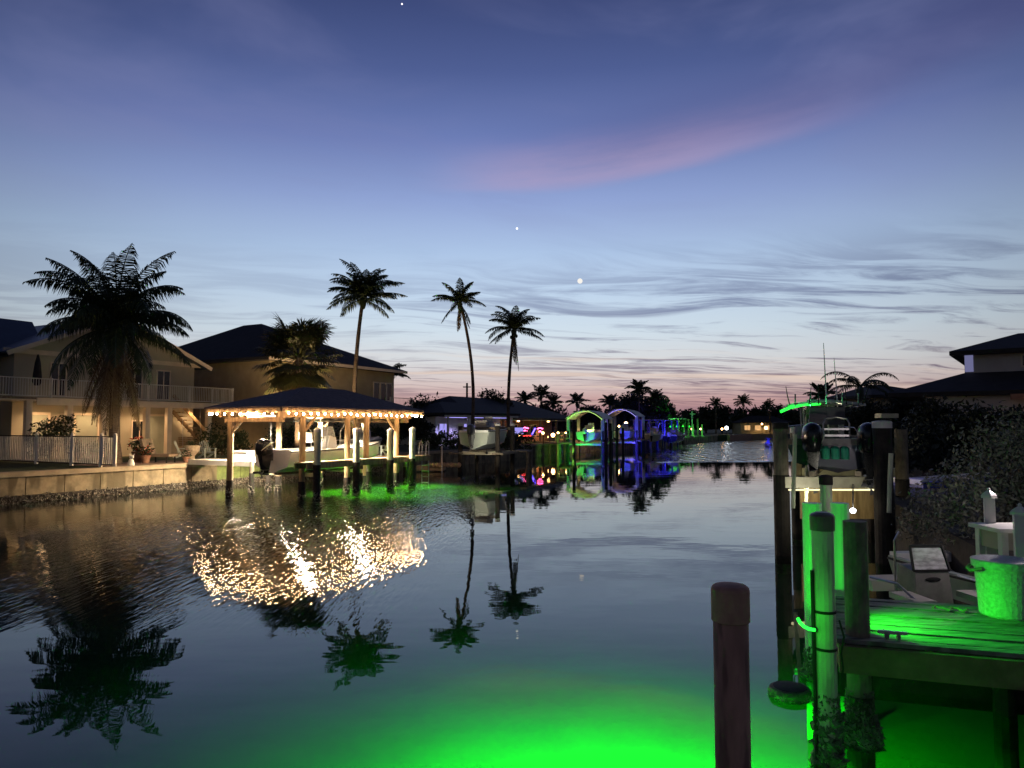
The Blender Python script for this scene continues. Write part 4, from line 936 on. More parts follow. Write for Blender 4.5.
t = thing('patio_screen', 'small blue lit television screen on the terrace left of the neon', 'screen', P(517, 431, 76)); c = P(517, 431, 76)
MB().box(c, (1.5, .08, .85)).build('frame', 'iron_black', t); MB().box(c - Vector((0, .05, 0)), (1.36, .03, .72)).build('display', 'screen_violet', t)
MB().bar(c - Vector((0, -.06, .4)), Vector((c.x, c.y + .06, 1.2)), .08).build('stand', 'iron_black', t)
for i, (px, py, Y) in enumerate(((511, 436, 74), (519, 437, 75), (553, 436, 82), (558, 434, 82), (549, 438, 80), (566, 434, 84), (543, 434, 80), (626, 424, 98), (619, 427, 97))):
    c = P(px, py, Y); t = thing('garden_lantern', ('warm lantern at the left foot of the screen', 'warm lantern at the right foot of the screen', 'brightest warm lantern on the terrace wall', 'warm lantern standing right of the brightest one', 'low warm lantern left of the brightest one', 'warm lantern by the lime lit boat lift', 'small warm lantern just right of the neon sign', 'bright warm lantern seen through the violet arched lift', 'smaller warm lantern at the left post of the violet lift')[i], 'lantern', (c.x, c.y, 1.2), 0, 'lanterns along the terrace')
    MB().bar((c.x, c.y, 1.2), (c.x, c.y, c.z), .06).build('stand', 'iron_black', t); MB().ball(c + Vector((0, 0, .1)), (.22 if i in (2, 7) else .13), 8, 6).build('globe', 'lamp_small_warm', t)
    if i in (2, 5, 7): down('lantern_light', c + Vector((0, -.4, .4)), (1, .55, .22), 40, .1, t)
t = thing('low_fence', 'pale slatted terrace fence behind the lime lit lift', 'fence', P(571, 438, 86))
m = MB(); q0 = G(560, 84, 1.2); q1 = G(612, 98, 1.2)
for i in range(40):
    q = q0.lerp(q1, i / 39); m.bar(q, q + Vector((0, 0, 1.15)), .12, .04)
for z in (.3, .75, 1.15): m.bar(q0 + Vector((0, 0, z)), q1 + Vector((0, 0, z)), .06, .1)
m.build('slats', 'wood_pale', t)
down('terrace_light', G(585, 84, 3.4), (1, .5, .22), 260, .15, t); down('terrace_light', G(600, 90, 3.4), (1, .55, .25), 220, .15, t)
tele = single(MB().tube([G(467, 84, 1.2), G(467, 84, Zat(383, 84))], [.16, .11], 8).bar(G(463, 84, Zat(387, 84)), G(471, 84, Zat(387, 84)), .1, .12), 'utility_pole', 'wood_dark', 'thin utility pole rising beside the left palm of the pair', 'pole')
single(MB().tube([G(525.5, 110, 1.2), G(525.5, 110, Zat(392, 110))], [.16, .1], 8), 'utility_pole', 'wood_dark', 'distant bare pole above the dark roof right of the palms', 'pole')

# canopy covered lifts
def canopy_lift(label, px0, px1, Y, ptop, colm, lcol, watts, led, boatlabel, hullm='white_gel', L=6.0, capx=True, boatL=6.5):
    c = G((px0 + px1) / 2, Y, 0); W = (px1 - px0) / F * Y; zt = Zat(ptop, Y)
    fr = Fr((c.x, c.y), (.45, .9)); fr = Fr((c.x, c.y + L / 2 - .5), (.30, .954)); t = thing('canopy_lift', label, 'boat lift', (c.x, c.y, 0))
    for a in (-L / 2, L / 2):
        for bb in (-W / 2, W / 2):
            q = fr.p(a, bb, 0); o = MB().tube([q + Vector((0, 0, -2.8)), q + Vector((0, 0, 2.55))], .20, 10).build('piling', 'wood_dark', t)
            MB().bar(q + Vector((0, 0, 1.6)), q + Vector((0, 0, zt - .9)), .30, .34).build('canopy_post', colm, t)
        MB().bar(fr.p(a, -W / 2, 1.05), fr.p(a, W / 2, 1.05), .16, .2).build('cross_beam', 'alu_beam', t)
    m = MB(); n = 12; o = len(m.v)
    for zz in (0, -.07):
        for i in range(n + 1):
            th = pi * i / n; y = -W / 2 * 1.12 * cos(th); z = zt - .95 * cos(th) ** 2 + zz
            m.v.extend([tuple(fr.p(-L / 2 - .5, y, z)), tuple(fr.p(L / 2 + .5, y, z))])
    w = 2 * (n + 1)
    for i in range(n):
        m.f.append((o + 2 * i, o + 2 * i + 1, o + 2 * i + 3, o + 2 * i + 2)); m.f.append((o + w + 2 * i + 2, o + w + 2 * i + 3, o + w + 2 * i + 1, o + w + 2 * i))
        m.f.append((o + 2 * i, o + 2 * i + 2, o + w + 2 * i + 2, o + w + 2 * i)); m.f.append((o + 2 * i + 1, o + w + 2 * i + 1, o + w + 2 * i + 3, o + 2 * i + 3))
    m.build('canopy', colm, t)
    MB().tube([fr.p(-L / 2 - .3, -W / 2 * cos(pi * i / 10) * 1.0, zt - .16 - .92 * cos(pi * i / 10) ** 2) for i in range(11)], .03, 6).build('led_strip', led, t)
    for a, e_ in ((-L / 2, .5), (0, .6)): spot('led_glow', fr.p(a, 0, 2.3), (0, 0, 1), lcol, watts * e_, 165, .15, t)
    for bb in (-W / 2 - .3, W / 2 + .3): MB().bar(fr.p(-L / 2 - .6, bb, 1.3), fr.p(L / 2 + 2, bb, 1.3), .5, .12).build('walkway', 'wood_grey', t)
    boat('boat', boatlabel, tuple(fr.p(-L / 2 + .2, 0, 1.3)), fr.rz, boatL, min(2.5, W * .6), 1.1, hullm, True, None, 1, 'white_gel')
    return t, fr
cl1, fg = canopy_lift('arched canopy boat lift glowing lime green', 575, 610, 80, 410, 'canopy', (.62, 1.0, .22), 260, 'led_lime', 'small boat under the lime green arched canopy', L=5.5)
cl2, fb_ = canopy_lift('arched canopy boat lift glowing violet blue', 614, 644, 90, 408.5, 'canopy', (.36, .34, 1.0), 330, 'led_violet', 'blue lit boat under the violet arched canopy', 'hull_grey', L=6.5)
spot('blue_glow', fb_.p(-4.6, -1.6, .7), (.3, .95, .5), (.05, .04, 1.0), 500, 150, .1, cl2); spot('green_glow', fg.p(-4.2, .4, .5), (.3, .95, .25), (.05, 1.0, .08), 260, 150, .1, cl1); spot('blue_glow', fg.p(-4.2, -1.9, .5), (.3, .95, .2), (.05, .04, 1.0), 240, 150, .1, cl1)
def lone_piling(label, px, Y, ztop, r=.16, m='wood_dark', group='mooring pilings by the arched lifts'):
    q = G(px, Y, 0); return single(MB().tube([q + Vector((0, 0, -2.8)), q + Vector((0, 0, ztop)), q + Vector((0, 0, ztop + .08))], [r, r, r * .4], 10), 'mooring_piling', m, label, 'piling', group)
for px, Y, z, l in ((574, 74, 3.6, 'tall dark mooring piling at the left foot of the lime lift'), (606, 75, 3.4, 'dark mooring piling, left of the close pair between lime and violet lifts'), (610.5, 77, 3.3, 'dark mooring piling, right of the close pair between lime and violet lifts'), (617, 84, 2.9, 'dark mooring piling before the violet lift boat stern'), (623, 85, 2.8, 'dark mooring piling in front of the violet lift centre')): lone_piling(l, px, Y, z)
# blue dock beyond, and green lit dock
t = thing('dock', 'blue lit covered dock beyond the violet lift', 'dock', G(655, 104, 0)); fr = Fr((G(650, 100, 0).x, 100), (.50, .866))
MB().fbox(fr, 0, 14, -.2, 2.6, 1.1, 1.3).build('deck', 'wood_grey', t); MB().fbox(fr, 0, 13, -.3, 2.8, 3.9, 4.0).build('canopy', 'blue_paint', t)
for a in (0.2, 3.3, 6.6, 9.9, 12.8):
    for bb in (0, 2.4): MB().fbox(fr, a - .1, a + .1, bb - .1, bb + .1, -2.7, 3.9).build('post', 'blue_paint', t)
for a in (0.5, 5, 10): spot('blue_lamp', fr.p(a, .6, 1.5), (0, 0.3, 1), (.10, .07, 1.0), 420, 170, .12, t)
spot('blue_lamp', fr.p(-1.5, -3.5, 1.2), (.6, 1, .3), (.06, .05, 1.0), 420, 150, .12, t)
boat('boat', 'dark boat on the blue lit dock', tuple(fr.p(2, -2.2, .7)), fr.rz, 6, 2.3, 1.1, 'hull_navy', True, None, 1, 'white_gel')
t = thing('dock', 'green lit wooden dock with light posts near the canal end', 'dock', G(680, 128, 0)); fr = Fr((G(668, 120, 0).x, 120), (.50, .866))
MB().fbox(fr, 0, 22, 0, 2.2, 1.1, 1.3).build('deck', 'wood_grey', t)
for i, a in enumerate((.2, 3, 6, 9, 12, 15, 18, 21)):
    MB().fbox(fr, a - .12, a + .12, -.1, .14, -2.7, 3.4 if i % 2 else 4.4).build('post', 'wood_pale', t)
MB().fbox(fr, 0, 10, -.2, 2.4, 4.3, 4.4).build('shade_roof', 'canopy', t)
for a in (1.5, 7, 13, 19): spot('green_lamp', fr.p(a, -1.2, 1.4), (.1, .5, 1), (.08, 1.0, .14), 420, 165, .12, t)
spot('tree_uplight', G(664, 124, 1.5), (0, .6, 1), (.10, 1.0, .14), 1500, 110, .12, t)
for a in (1, 4.5, 8, 12): MB().ball(fr.p(a, -.15, 3.0), .14, 6, 5).build('lamp', 'led_green', t)
boat('boat', 'blue lit boat with a hard top beside the blue dock', tuple(G(652, 97, .9)), 1.25, 6.2, 2.3, 1.1, 'hull_grey', True, 't', 1, 'white_gel', 'canopy', topz=1.9)
t = thing('dock', 'small green lit dock with rails just left of the lime lift', 'dock', G(566, 76, 0)); fr = Fr((G(557, 75, 0).x, 75), (1, .25))
MB().fbox(fr, 0, 1.9, 0, 6, 1.2, 1.36).build('deck', 'wood_grey', t)
for a in (.1, 1.8):
    for bb in (.1, 3, 5.9): MB().fbox(fr, a - .1, a + .1, bb - .1, bb + .1, -2.7, 2.3).build('post', 'wood_pale', t)
MB().bar(fr.p(.1, .1, 2.25), fr.p(1.8, .1, 2.25), .1).bar(fr.p(.1, .1, 1.8), fr.p(1.8, .1, 1.8), .08).build('rail', 'wood_pale', t)
spot('green_lamp', fr.p(1.0, -1.6, .5), (0, 1, .2), (.3, 1.0, .1), 110, 140, .1, t)
for i, (px, Y, z) in enumerate(((648, 103, 3.4), (658, 106, 3.2), (671, 118, 2.8), (683, 124, 2.9))):
    lone_piling(('dark piling at the left end of the blue dock', 'dark piling midway along the blue dock', 'dark piling where blue and green docks meet', 'dark piling near the far end of the green dock')[i], px, Y, z, .17, 'wood_dark', 'mooring pilings by the far docks')
# jet skis, blue, right
t = thing('jet_ski', 'blue lit personal watercraft afloat by the right bank', 'jet ski', G(768.5, 104, .1), 1.2); c = Vector(t.location)
secs = hull_mesh(3.0, 1.2, .7); m = MB()
for sg in (-1, 1):
    o = len(m.v)
    for sc in secs: m.v.extend([(x - 1.5, y * sg, z - .2) for x, y, z in sc])
    for i in range(len(secs) - 1):
        for j in range(4): m.f.append((o + i * 5 + j, o + (i + 1) * 5 + j, o + (i + 1) * 5 + j + 1, o + i * 5 + j + 1))
m.build('hull', 'white_gel', t, False); MB().add([(-1.2, -.28, .5), (.2, -.28, .55), (.2, .28, .55), (-1.2, .28, .5), (-1.1, -.16, .95), (.1, -.16, .85), (.1, .16, .85), (-1.1, .16, .95)], [(4, 5, 6, 7), (0, 1, 5, 4), (1, 2, 6, 5), (2, 3, 7, 6), (3, 0, 4, 7)]).build('seat', 'blue_paint', t, False)
MB().bar((.35, 0, .5), (.2, 0, 1.15), .3, .3).bar((.2, -.4, 1.2), (.2, .4, 1.2), .06).build('handlebar', 'blue_paint', t, False)
spot('blue_lamp', c + Vector((-2.2, -2.2, 1.2)), (1, 1, -.2), (.10, .08, 1.0), 420, 110, .1, t)

# ------------------------------------------------------------------ trees beyond
def bushy(label, px, ptop, wpx, Y, seed, z0=1.2, depth=1.0, dens=1.0, leafm='leaf_far', group='trees behind the canal houses', cat='tree'):
    rr = random.Random(seed); w = wpx / F * Y / 2; zt = Zat(ptop, Y); h = zt - z0; base = G(px, Y, z0); ells = []
    for i in range(5):
        s = (i - 2) / 2; hh = h * (1 - .35 * s * s) * rr.uniform(.82, 1.0)
        ells.append((s * w * .68, rr.uniform(-.3, .3) * w, hh * .60, w * .48, w * .45 * depth, hh * .40))
    ells.append((0, 0, h * .66, w * .6, w * .6, h * .34))
    return tree('tree', label, cat, base, ells, int(5200 * dens), max(.11, .0025 * Y), max(.12, h * .03), group, leafm, seed, .19, .12)
bushy('dark spreading tree beyond the boathouse right of stucco house', 425, 394, 62, 74, 31)
bushy('low dark tree at the right end of the boathouse bank', 410, 404, 40, 66, 32)
bushy('dense dome shaped tree between the pair of palms', 492, 389, 52, 88, 33)
bushy('dark tree tucked left of the dome shaped tree', 456, 400, 44, 92, 34)
bushy('low leafy tree above the wide dark roof', 545, 403, 70, 112, 35)
bushy('leafy tree at right end of the wide dark roof', 590, 405, 40, 118, 36)
bushy('tall spreading tree behind the violet canopy', 634, 391, 62, 118, 37, dens=1.6)
bushy('green lit tree beside the green dock', 662, 398, 40, 132, 38, dens=1.4, leafm='leaf')
for i, (px, pt, w) in enumerate(((690, 409, 34), (706, 406, 30), (722, 404, 34), (741, 408, 30), (760, 406, 30), (776, 405, 34), (795, 405, 34), (815, 402, 40), (842, 398, 50))):
    bushy(('far tree behind the green dock end', 'far tree over the fountain lights', 'tallest far tree in the canal end row', 'far tree left of the slender far palm', 'far tree right of the slender far palm', 'far tree above the lit cottage', 'far tree just left of the green boat top', 'far tree behind the green boat top', 'far tree behind the boat antennas')[i], px, pt, w, 182 + (i % 3) * 8, 40 + i, dens=.6, group='trees along the canal end')
def fpalm(label, px, py, Y, L, n=9, group='palms in the far tree line'):
    b0 = G(px, Y, 1.2); tp = P(px, py, Y)
    return palm('far_palm', label, b0, tp, .16, ring(n, 1.2, L * .9, 1.0) + ring(n, .6, L, 1.4) + ring(max(4, n - 3), .05, L * .9, 1.3), group, ll=L * .28, w=.13, nl=22)
fpalm('palm with ragged top behind the violet canopy tree', 639, 390, 112, 2.4, 9)
fpalm('small palm left of the violet canopy tree', 610, 404, 112, 2.2, 8)
fpalm('small dark palm above the wide roof', 541, 396, 112, 2.4, 7)
fpalm('small palm above the roof, right of centre', 553, 404, 112, 2.2, 7)
fpalm('small palm between the wide roof and lime lift', 577, 403, 112, 2.2, 7)
fpalm('low palm on the roof line right of the second tall palm', 525, 401, 108, 2.0, 7)
fpalm('palm in the far row above the fountain lights', 716, 405, 175, 2.6, 7)
fpalm('slender far palm standing above the canal end row', 743, 403, 180, 3.0, 9)
fpalm('palm in the far row above the lit cottage', 768, 407, 180, 2.6, 7)
fpalm('palm just left of the boat antennas', 822, 397, 74, 2.0, 9)
fpalm('broad palm beside the green dock', 655, 400, 120, 2.6, 8)
single(MB().tube([G(770, 175, 1.2), G(770, 175, Zat(398, 175))], [.2, .14], 8).bar(G(767, 175, Zat(401, 175)), G(773, 175, Zat(401, 175)), .15, .2), 'utility_pole', 'wood_dark', 'far utility pole above the lit cottage at canal end', 'pole')
# far lit cottage
hc = thing('house', 'small far cottage with warm lit windows at the canal end', 'house', G(755, 172, 1.2)); q0 = G(741, 176, 1.2); Fc = Fr((q0.x, q0.y), (1, .05))
MB().fbox(Fc, 0, 12, 0, 6, 1.2, 3.9).build('wall', 'house_stucco', hc); m = MB(); hip(m, Fc, -.6, 12.6, -1.0, 6.6, 4.0, 3, 9, 3, 3, 5.6); m.build('roof', 'roof_dark', hc)
for a in (1.6, 4.2, 6.6): window(Fc, a - .7, a + .7, 0, 2.1, 3.2, hc, 'house_trim', 'window_warm', 1)
down('porch_light', Fc.p(5, -1.6, 3.4), (1, .62, .28), 120, .1, hc); down('porch_light', Fc.p(9, -1.6, 2.8), (1, .55, .2), 100, .1, hc)
for i, (px, py, Y, m_, r_) in enumerate(((726.5, 428, 165, 'led_white', .42), (722, 429, 160, 'lamp_small_warm', .22), (766, 428, 172, 'lamp_small_warm', .36), (692.5, 429, 140, 'lamp_small_warm', .28), (700.5, 429, 145, 'lamp_small_warm', .16), (762, 424, 172, 'lamp_small_warm', .2))):
    c = P(px, py, Y); t = thing('garden_lamp', ('bright white lamp at the canal end', 'warm lamp just left of the bright white lamp', 'warm yellow lamp beside the far cottage', 'orange lamp on the green dock end', 'dim orange lamp right of the green dock', 'small warm lamp on the far cottage corner')[i], 'lamp', (c.x, c.y, 1.2), 0, 'lamps at the canal end')
    MB().bar((c.x, c.y, 1.2), (c.x, c.y, max(1.3, c.z)), .1).build('stand', 'iron_black', t); MB().ball(c, r_, 8, 6).build('globe', m_, t)
t = thing('flag_pole', 'slim white mast at the edge of the green dock', 'pole', G(692, 138, 1.2)); MB().tube([G(692, 138, 1.2), P(692, 411, 138)], .1, 6).bar(P(690, 414, 138), P(695, 414, 138), .12).build('mast', 'white_paint', t)

# ================================================================== RIGHT BANK
def rpile(parent, px, Y, top, r, m='wood_grey', capm=None, dark=None, name='piling', Zr=0, shells=False, darkm='wood_dark'):
    q = G(px, Y, Zr); q.z = 0
    o = MB().tube([q + Vector((0, 0, -2.8)), q + Vector((0, 0, top))], r, 16).build(name, m, parent, smooth=False)
    if capm: MB().lathe(q + Vector((0, 0, top)), [(r + .012, -.15), (r + .014, -.015), (r + .004, .0), (r * .6, .018), (.005, .024)], 20).build('cap', capm, o)
    if dark: MB().tube([q + Vector((0, 0, -1)), q + Vector((0, 0, dark))], r + .015, 16).build('wet_band', darkm, o)
    if shells: mm = MB(); rock_ring(mm, q, r + .008, -.12, shells, 620, .034); rock_ring(mm, q, r + .012, -.1, shells * .7, 60, .075); mm.build('oyster_crust', 'oyster', o)
    return o, q
# lift with the sterned boat
rl = thing('boat_lift', 'tall piling boat lift holding the twin engine boat on the right', 'boat lift', G(838, 18, 0))
rpile(rl, 783, 17.5, 3.18, .17, 'wood_grey', 'wood_dark', 1.92); rpile(rl, 798, 21, 3.05, .15, 'wood_grey', 'white_paint', 1.6)
rpile(rl, 886, 16.5, 3.2, .20, 'wood_dark', 'white_paint', 1.6); rpile(rl, 904, 20.5, 3.0, .17, 'wood_grey', None, 1.6)
rpile(rl, 873, 21.5, 2.6, .16, 'wood_dark', None, None)
MB().bar(G(782, 17.4, 1.75), G(884, 17.4, 1.75), .16, .26).build('cross_beam', 'alu_beam', rl)
MB().bar(G(800, 21, 1.75), G(898, 21, 1.75), .16, .26).build('cross_beam', 'alu_beam', rl)
MB().bar(G(788, 17.38, 1.57), G(874, 17.38, 1.57), .07, .035).build('led_strip', 'led_yellow', rl)
MB().bar(G(800, 19.6, 1.1), G(878, 19.6, 1.1), .06, 1.0).build('skirt_board', 'wood_pale', rl)
for px in (812, 858): MB().bar(G(px, 16.9, 1.98), G(px + 16, 22.4, 1.98), .14, .12).build('bunk', 'wood_grey', rl)
MB().bar(G(786, 17.5, 2.72), G(800, 20.9, 2.7), .12, .14).build('side_beam', 'wood_grey', rl)
MB().bar(G(878, 16.4, 3.33), G(895, 16.4, 3.33), .3, .1).build('motor_mount', 'alu_beam', rl)
MB().lathe(G(853, 15.7, Zat(513, 15.7)), [(.02, 0), (.05, .01), (.06, .07), (.03, .10)], 14).build('flood_lamp', 'led_white', rl)
MB().bar(G(853, 15.75, Zat(509, 15.7)), G(853, 17.3, 1.7), .03).build('lamp_bracket', 'metal', rl)
spot('flood_light', G(853, 15.6, 1.35), (.12, 1, -.02), (1, .93, .75), 70, 100, .04, rl, .8); spot('beam_light', G(815, 17.7, 1.5), (0, 1, -.2), (1, .92, .5), 60, 130, .04, rl, .8); spot('beam_light', G(850, 17.7, 1.5), (0, 1, -.2), (1, .92, .5), 40, 130, .04, rl, .8)
# white PVC boat guides
for i, (px, Y, zt, l) in enumerate(((793, 16.8, 2.9, 'white boat guide pole beside the left lift piling'), (806, 18.2, 2.6, 'white boat guide pole left of the port motor'), (889, 15.9, 2.5, 'white boat guide pole beside the dark right piling'))):
    single(MB().tube([G(px, Y, 1.2), G(px + 1, Y, 2.0), G(px + 2, Y, zt)], .05, 8), 'guide_pole', 'piling_white', l, 'pole', 'guide poles of the right boat lift')
br = 1.571 - .30
rb = boat('boat', 'twin outboard centre console boat seen from the stern on the right lift', G(838, 17.9, 1.94), br, 7.2, 2.5, .78, 'hull_navy', True, 't', 2, 'engine_black', 'canopy', wind='glass_pale', topz=1.28, mdz=-.12, gel='engine_grey')
Mb = WM[rb.name]
for px, Y, pyt, r_ in ((826, 20.5, 343, .014), (836.5, 20.5, 358, .012)):
    q = G(px, Y, 4.0); MB().tube([Vector((q.x + .05, q.y, 2.9)), Vector((q.x, q.y, 4.2)), P(px - 2.5, pyt, Y)], [r_ * 1.6, r_ * 1.4, r_ * .6], 5).build('antenna', 'white_paint', rb)
l_ = MB()
for y in (-.30, .30): l_.tube([Mb @ Vector((.1, y, .6)), Mb @ Vector((.1, y, 1.22)), Mb @ Vector((.12, y * .8, 1.34)), Mb @ Vector((.12, 0, 1.38))], .022, 6)
for z in (.75, .92, 1.08): l_.bar(Mb @ Vector((.1, -.3, z)), Mb @ Vector((.1, .3, z)), .03, .05)
l_.build('stern_ladder', 'metal', rb)
m = MB()
for i in range(3): m.lathe(Mb @ Vector((-.10, -.16 + i * .22, .34)), [(.09, 0), (.10, .04), (.10, .26), (.05, .32)], 10)
m.build('bait_tubes', 'teal', rb)
for i, (y, lean) in enumerate(((-.9, -.25), (-.5, .1), (.45, -.1), (.95, .2), (.2, .05))):
    MB().tube([Mb @ Vector((1.95, y, 1.75)), Mb @ Vector((1.85, y + lean * .3, 2.0)), Mb @ Vector((1.75, y + lean * .5, 2.25))], [.018, .014, .008], 5).build('fishing_rod', 'rubber', rb)
for y, z, m_ in ((.85, 1.05, 'cushion'), (-.75, 1.0, 'cover_tan')): MB().lathe(Mb @ Vector((.55, y, z - .55)), [(.10, 0), (.14, .05), (.15, .5), (.11, .62), (.05, .66)], 10).build('gear_bag', m_, rb)
eb = MB().box(Mb @ Vector((2.25, 0, 1.46)), (.62, .06, .34)).build('spray_screen', 'glass_pale', rb); fm = MB(); c = Mb @ Vector((2.22, 0, 1.46))
for sx, sz, w_, h_ in ((-.34, 0, .06, .46), (.34, 0, .06, .46), (0, .20, .74, .06), (0, -.20, .74, .06)): fm.box(c + Vector((sx, -.01, sz)), (w_, .07, h_))
fm.build('screen_frame', 'rubber', eb)
for ch in rb.children:
    if ch.name.split('.')[0] in ('leaning_post', 'backrest', 'stern_seat', 'bow_cushion', 'transom'): ch.data.materials[0] = MATS['engine_grey']
gt = thing('led_light_bar', 'green light bar glowing on the boat hard top at left', 'lamp', tuple(Mb @ Vector((1.9, .9, 1.9))))
MB().tube([P(781, 411.5, 20.0), P(790, 407.5, 20.1), P(803, 404.5, 20.2), P(820, 403.5, 20.3)], .045, 6).build('bar', 'led_green', gt)
spot('green_lamp', Mb @ Vector((2.6, .75, 2.25)), (0, .2, -1), (.1, 1.0, .3), 9, 150, .03, gt); spot('green_lamp', Mb @ Vector((1.5, 1.15, 1.3)), (.35, -.25, 1), (.1, 1.0, .3), 22, 130, .03, gt)
point('cockpit_lamp', Mb @ Vector((2.3, -.35, 1.78)), (1, .85, .65), 2.2, .02, rb)
# blue lit boat further along the right bank
boat('boat', 'blue lit skiff with glittering lights past the right lift pilings', G(905, 24, .5), .25, 3.6, 1.7, .8, 'blue_paint', False, None, 0)
t = thing('blue_lamp_post', 'blue lamp on a thin post behind the dark lift pilings', 'lamp', G(902, 24, 0))
MB().tube([G(902, 24, -1), G(902, 24, 2.7)], .05, 8).build('post', 'white_paint', t); MB().ball(G(902, 24, 2.75), .07, 8, 6).build('globe', 'led_violet', t); point('blue_lamp', G(906, 23.6, 2.0), (.25, .25, 1), 14, .05, t)

# --- the near dock
FD = Fr((3.17, 7.13), (.951, -.31))   # a to the right along the front edge, b away
ZD = 1.03
nd = thing('dock', 'weathered plank dock lit green at its corner in the right foreground', 'dock', (3.9, 8.0, 0))
m = MB(); k = .02; rr = random.Random(3)
while k < 1.92:
    w_ = .138; m.fbox(FD, rr.uniform(-.02, .02), 4.2, k, k + w_ - .016, ZD - .04, ZD + rr.uniform(-.009, .009)); k += w_
m.build('deck', 'wood_deck', nd)
MB().fbox(FD, 0.0, 4.2, -.06, .012, ZD - .30, ZD - .045).build('fascia', 'wood_beam', nd); MB().fbox(FD, 0.0, .06, .015, 1.9, ZD - .26, ZD - .045).build('fascia', 'wood_beam', nd); MB().fbox(FD, 0.0, 4.2, 1.86, 1.92, ZD - .26, ZD - .045).build('fascia', 'wood_beam', nd)
for a in (.9, 1.9, 2.9): MB().fbox(FD, a, a + .06, .015, 1.85, ZD - .25, ZD - .05).build('joist', 'wood_beam', nd)
m = MB(); k = 2.55
while k < 6.6: m.fbox(FD, k, k + .13, 1.935, 3.6, ZD - .05, ZD - .01); k += .138
m.build('boardwalk', 'wood_deck', nd)
o, q = rpile(nd, 824, 6.85, Zat(514, 6.85), .098, 'piling_white', 'piling_cap', None, Zr=1.5, shells=.62)
MB().tube([q + Vector((-.11, -.02, -.4)), q + Vector((-.115, -.02, 1.75))], .018, 8).build('conduit', 'rubber', o)
for z in (1.02, 1.36): MB().lathe(q + Vector((0, 0, z)), [(.104, 0), (.108, .005), (.108, .02), (.104, .025)], 16).build('strap', 'rubber', o)
MB().tube([q + Vector((.115, -.05, 1.30)), q + Vector((.15, -.06, 1.15)), q + Vector((.125, -.05, 1.0)), q + Vector((.14, -.05, .85)), q + Vector((.115, -.03, .7))], .01, 6).build('cable', 'rubber', o)
o, q2 = rpile(nd, 856.5, 7.28, Zat(521, 7.28), .112, 'wood_grey', None, .45, Zr=1.5, shells=.5)
mm = MB(); rock_ring(mm, q2, .17, -.05, .22, 420, .045); mm.build('oyster_crust', 'oyster', o)
rpile(nd, 813, 9.1, Zat(503, 9.1), .115, 'white_paint', None, None, Zr=1.5, shells=.4); rpile(nd, 841, 9.25, Zat(503, 9.25), .11, 'white_paint', None, None, Zr=1.5, shells=.4)
rpile(nd, 826, 12.6, Zat(476, 12.6), .10, 'piling_white', 'wood_dark', None, Zr=2)
for a, bb in ((1.8, 1.5), (3.2, .3), (3.3, 1.7)):
    c = FD.p(a, bb, 0); MB().tube([c + Vector((0, 0, -2.8)), c + Vector((0, 0, ZD - .05))], .11, 10).build('piling', 'wood_dark', nd)
MB().bar(FD.p(1.0, .9, .62), FD.p(3.6, .9, .62), .25, .14).build('cross_brace', 'wood_dark', nd)
c = FD.p(2.0, .35, .55); MB().lathe(c, [(.02, 0), (.05, .01), (.05, .16), (.02, .18)], 10).build('bracket', 'wood_dark', nd)
MB().fbox(FD, .15, 4.2, 1.80, 1.85, -.35, ZD - .28).build('shade_boards', 'wood_dark', nd)  # boards added to darken the space under the dock and hide the bank
for a in (.5, 2.6):
    c = FD.p(a, .14, ZD + .01); MB().bar(c + FD.u.to_3d() * -.13 + Vector((0, 0, .06)), c + FD.u.to_3d() * .13 + Vector((0, 0, .06)), .03).bar(c + FD.u.to_3d() * -.05, c + FD.u.to_3d() * -.05 + Vector((0, 0, .06)), .03).bar(c + FD.u.to_3d() * .05, c + FD.u.to_3d() * .05 + Vector((0, 0, .06)), .03).build('cleat', 'metal', nd)
rr = random.Random(8); q0 = FD.p(1.15, 1.55, ZD + .022); pts = [q0 + FD.u.to_3d() * (i * .035) + FD.n.to_3d() * (.06 * sin(i * 1.3)) + Vector((0, 0, .012 * (i % 2))) for i in range(11)]
single(MB().tube(pts, .013, 6), 'mooring_rope', 'rope', 'loose length of rope lying on the planks before the skiff', 'rope')
# green lamp hung on the piling
t = thing('dock_light', 'curved green light tube strapped to the pale capped piling', 'lamp', (q.x - .3, q.y, 1.2)); c0 = P(808, 630, 6.8)
pts = [P(797.5, 618, 6.85), P(800, 622.5, 6.83), P(804, 626.5, 6.80), P(809, 629, 6.78), P(815, 630, 6.78)]
MB().tube(pts, .016, 8).build('tube', 'led_green', t); MB().tube([pts[-1], Vector((q.x - .1, q.y - .02, pts[-1].z))], .022, 8).build('bracket', 'rubber', t)
point('green_lamp', P(800, 628, 6.5), (.03, 1.0, .03), 3.5, .03, t); spot('green_lamp', FD.p(.12, .62, 1.62), FD.p(.95, .72, ZD) - FD.p(.12, .62, 1.62), (.02, 1.0, .02), 280, 96, .03, t, 1.0)
spot('green_lamp', (2.95, 7.75, 1.0), Vector((3.72, 9.15, 1.55)) - Vector((2.95, 7.75, 1.0)), (.02, 1.0, .03), 75, 60, .03, t, .6)
# big underwater green lamp
t = thing('underwater_light', 'green underwater lamp lighting the canal in the foreground', 'lamp', (1.0, 4.6, -1.4))
MB().lathe((1.0, 4.6, -1.4), [(.02, 0), (.08, .02), (.09, .2), (.03, .26)], 10).build('housing', 'rubber', t)
spot('green_glow', (.45, 7.6, -.12), (0, 0, -1), (.002, 1.0, .002), 6000, 162, .05, t, 1.0); spot('green_glow', (2.0, 7.4, -.12), (0, 0, -1), (.002, 1.0, .002), 4600, 154, .05, t, 1.0)
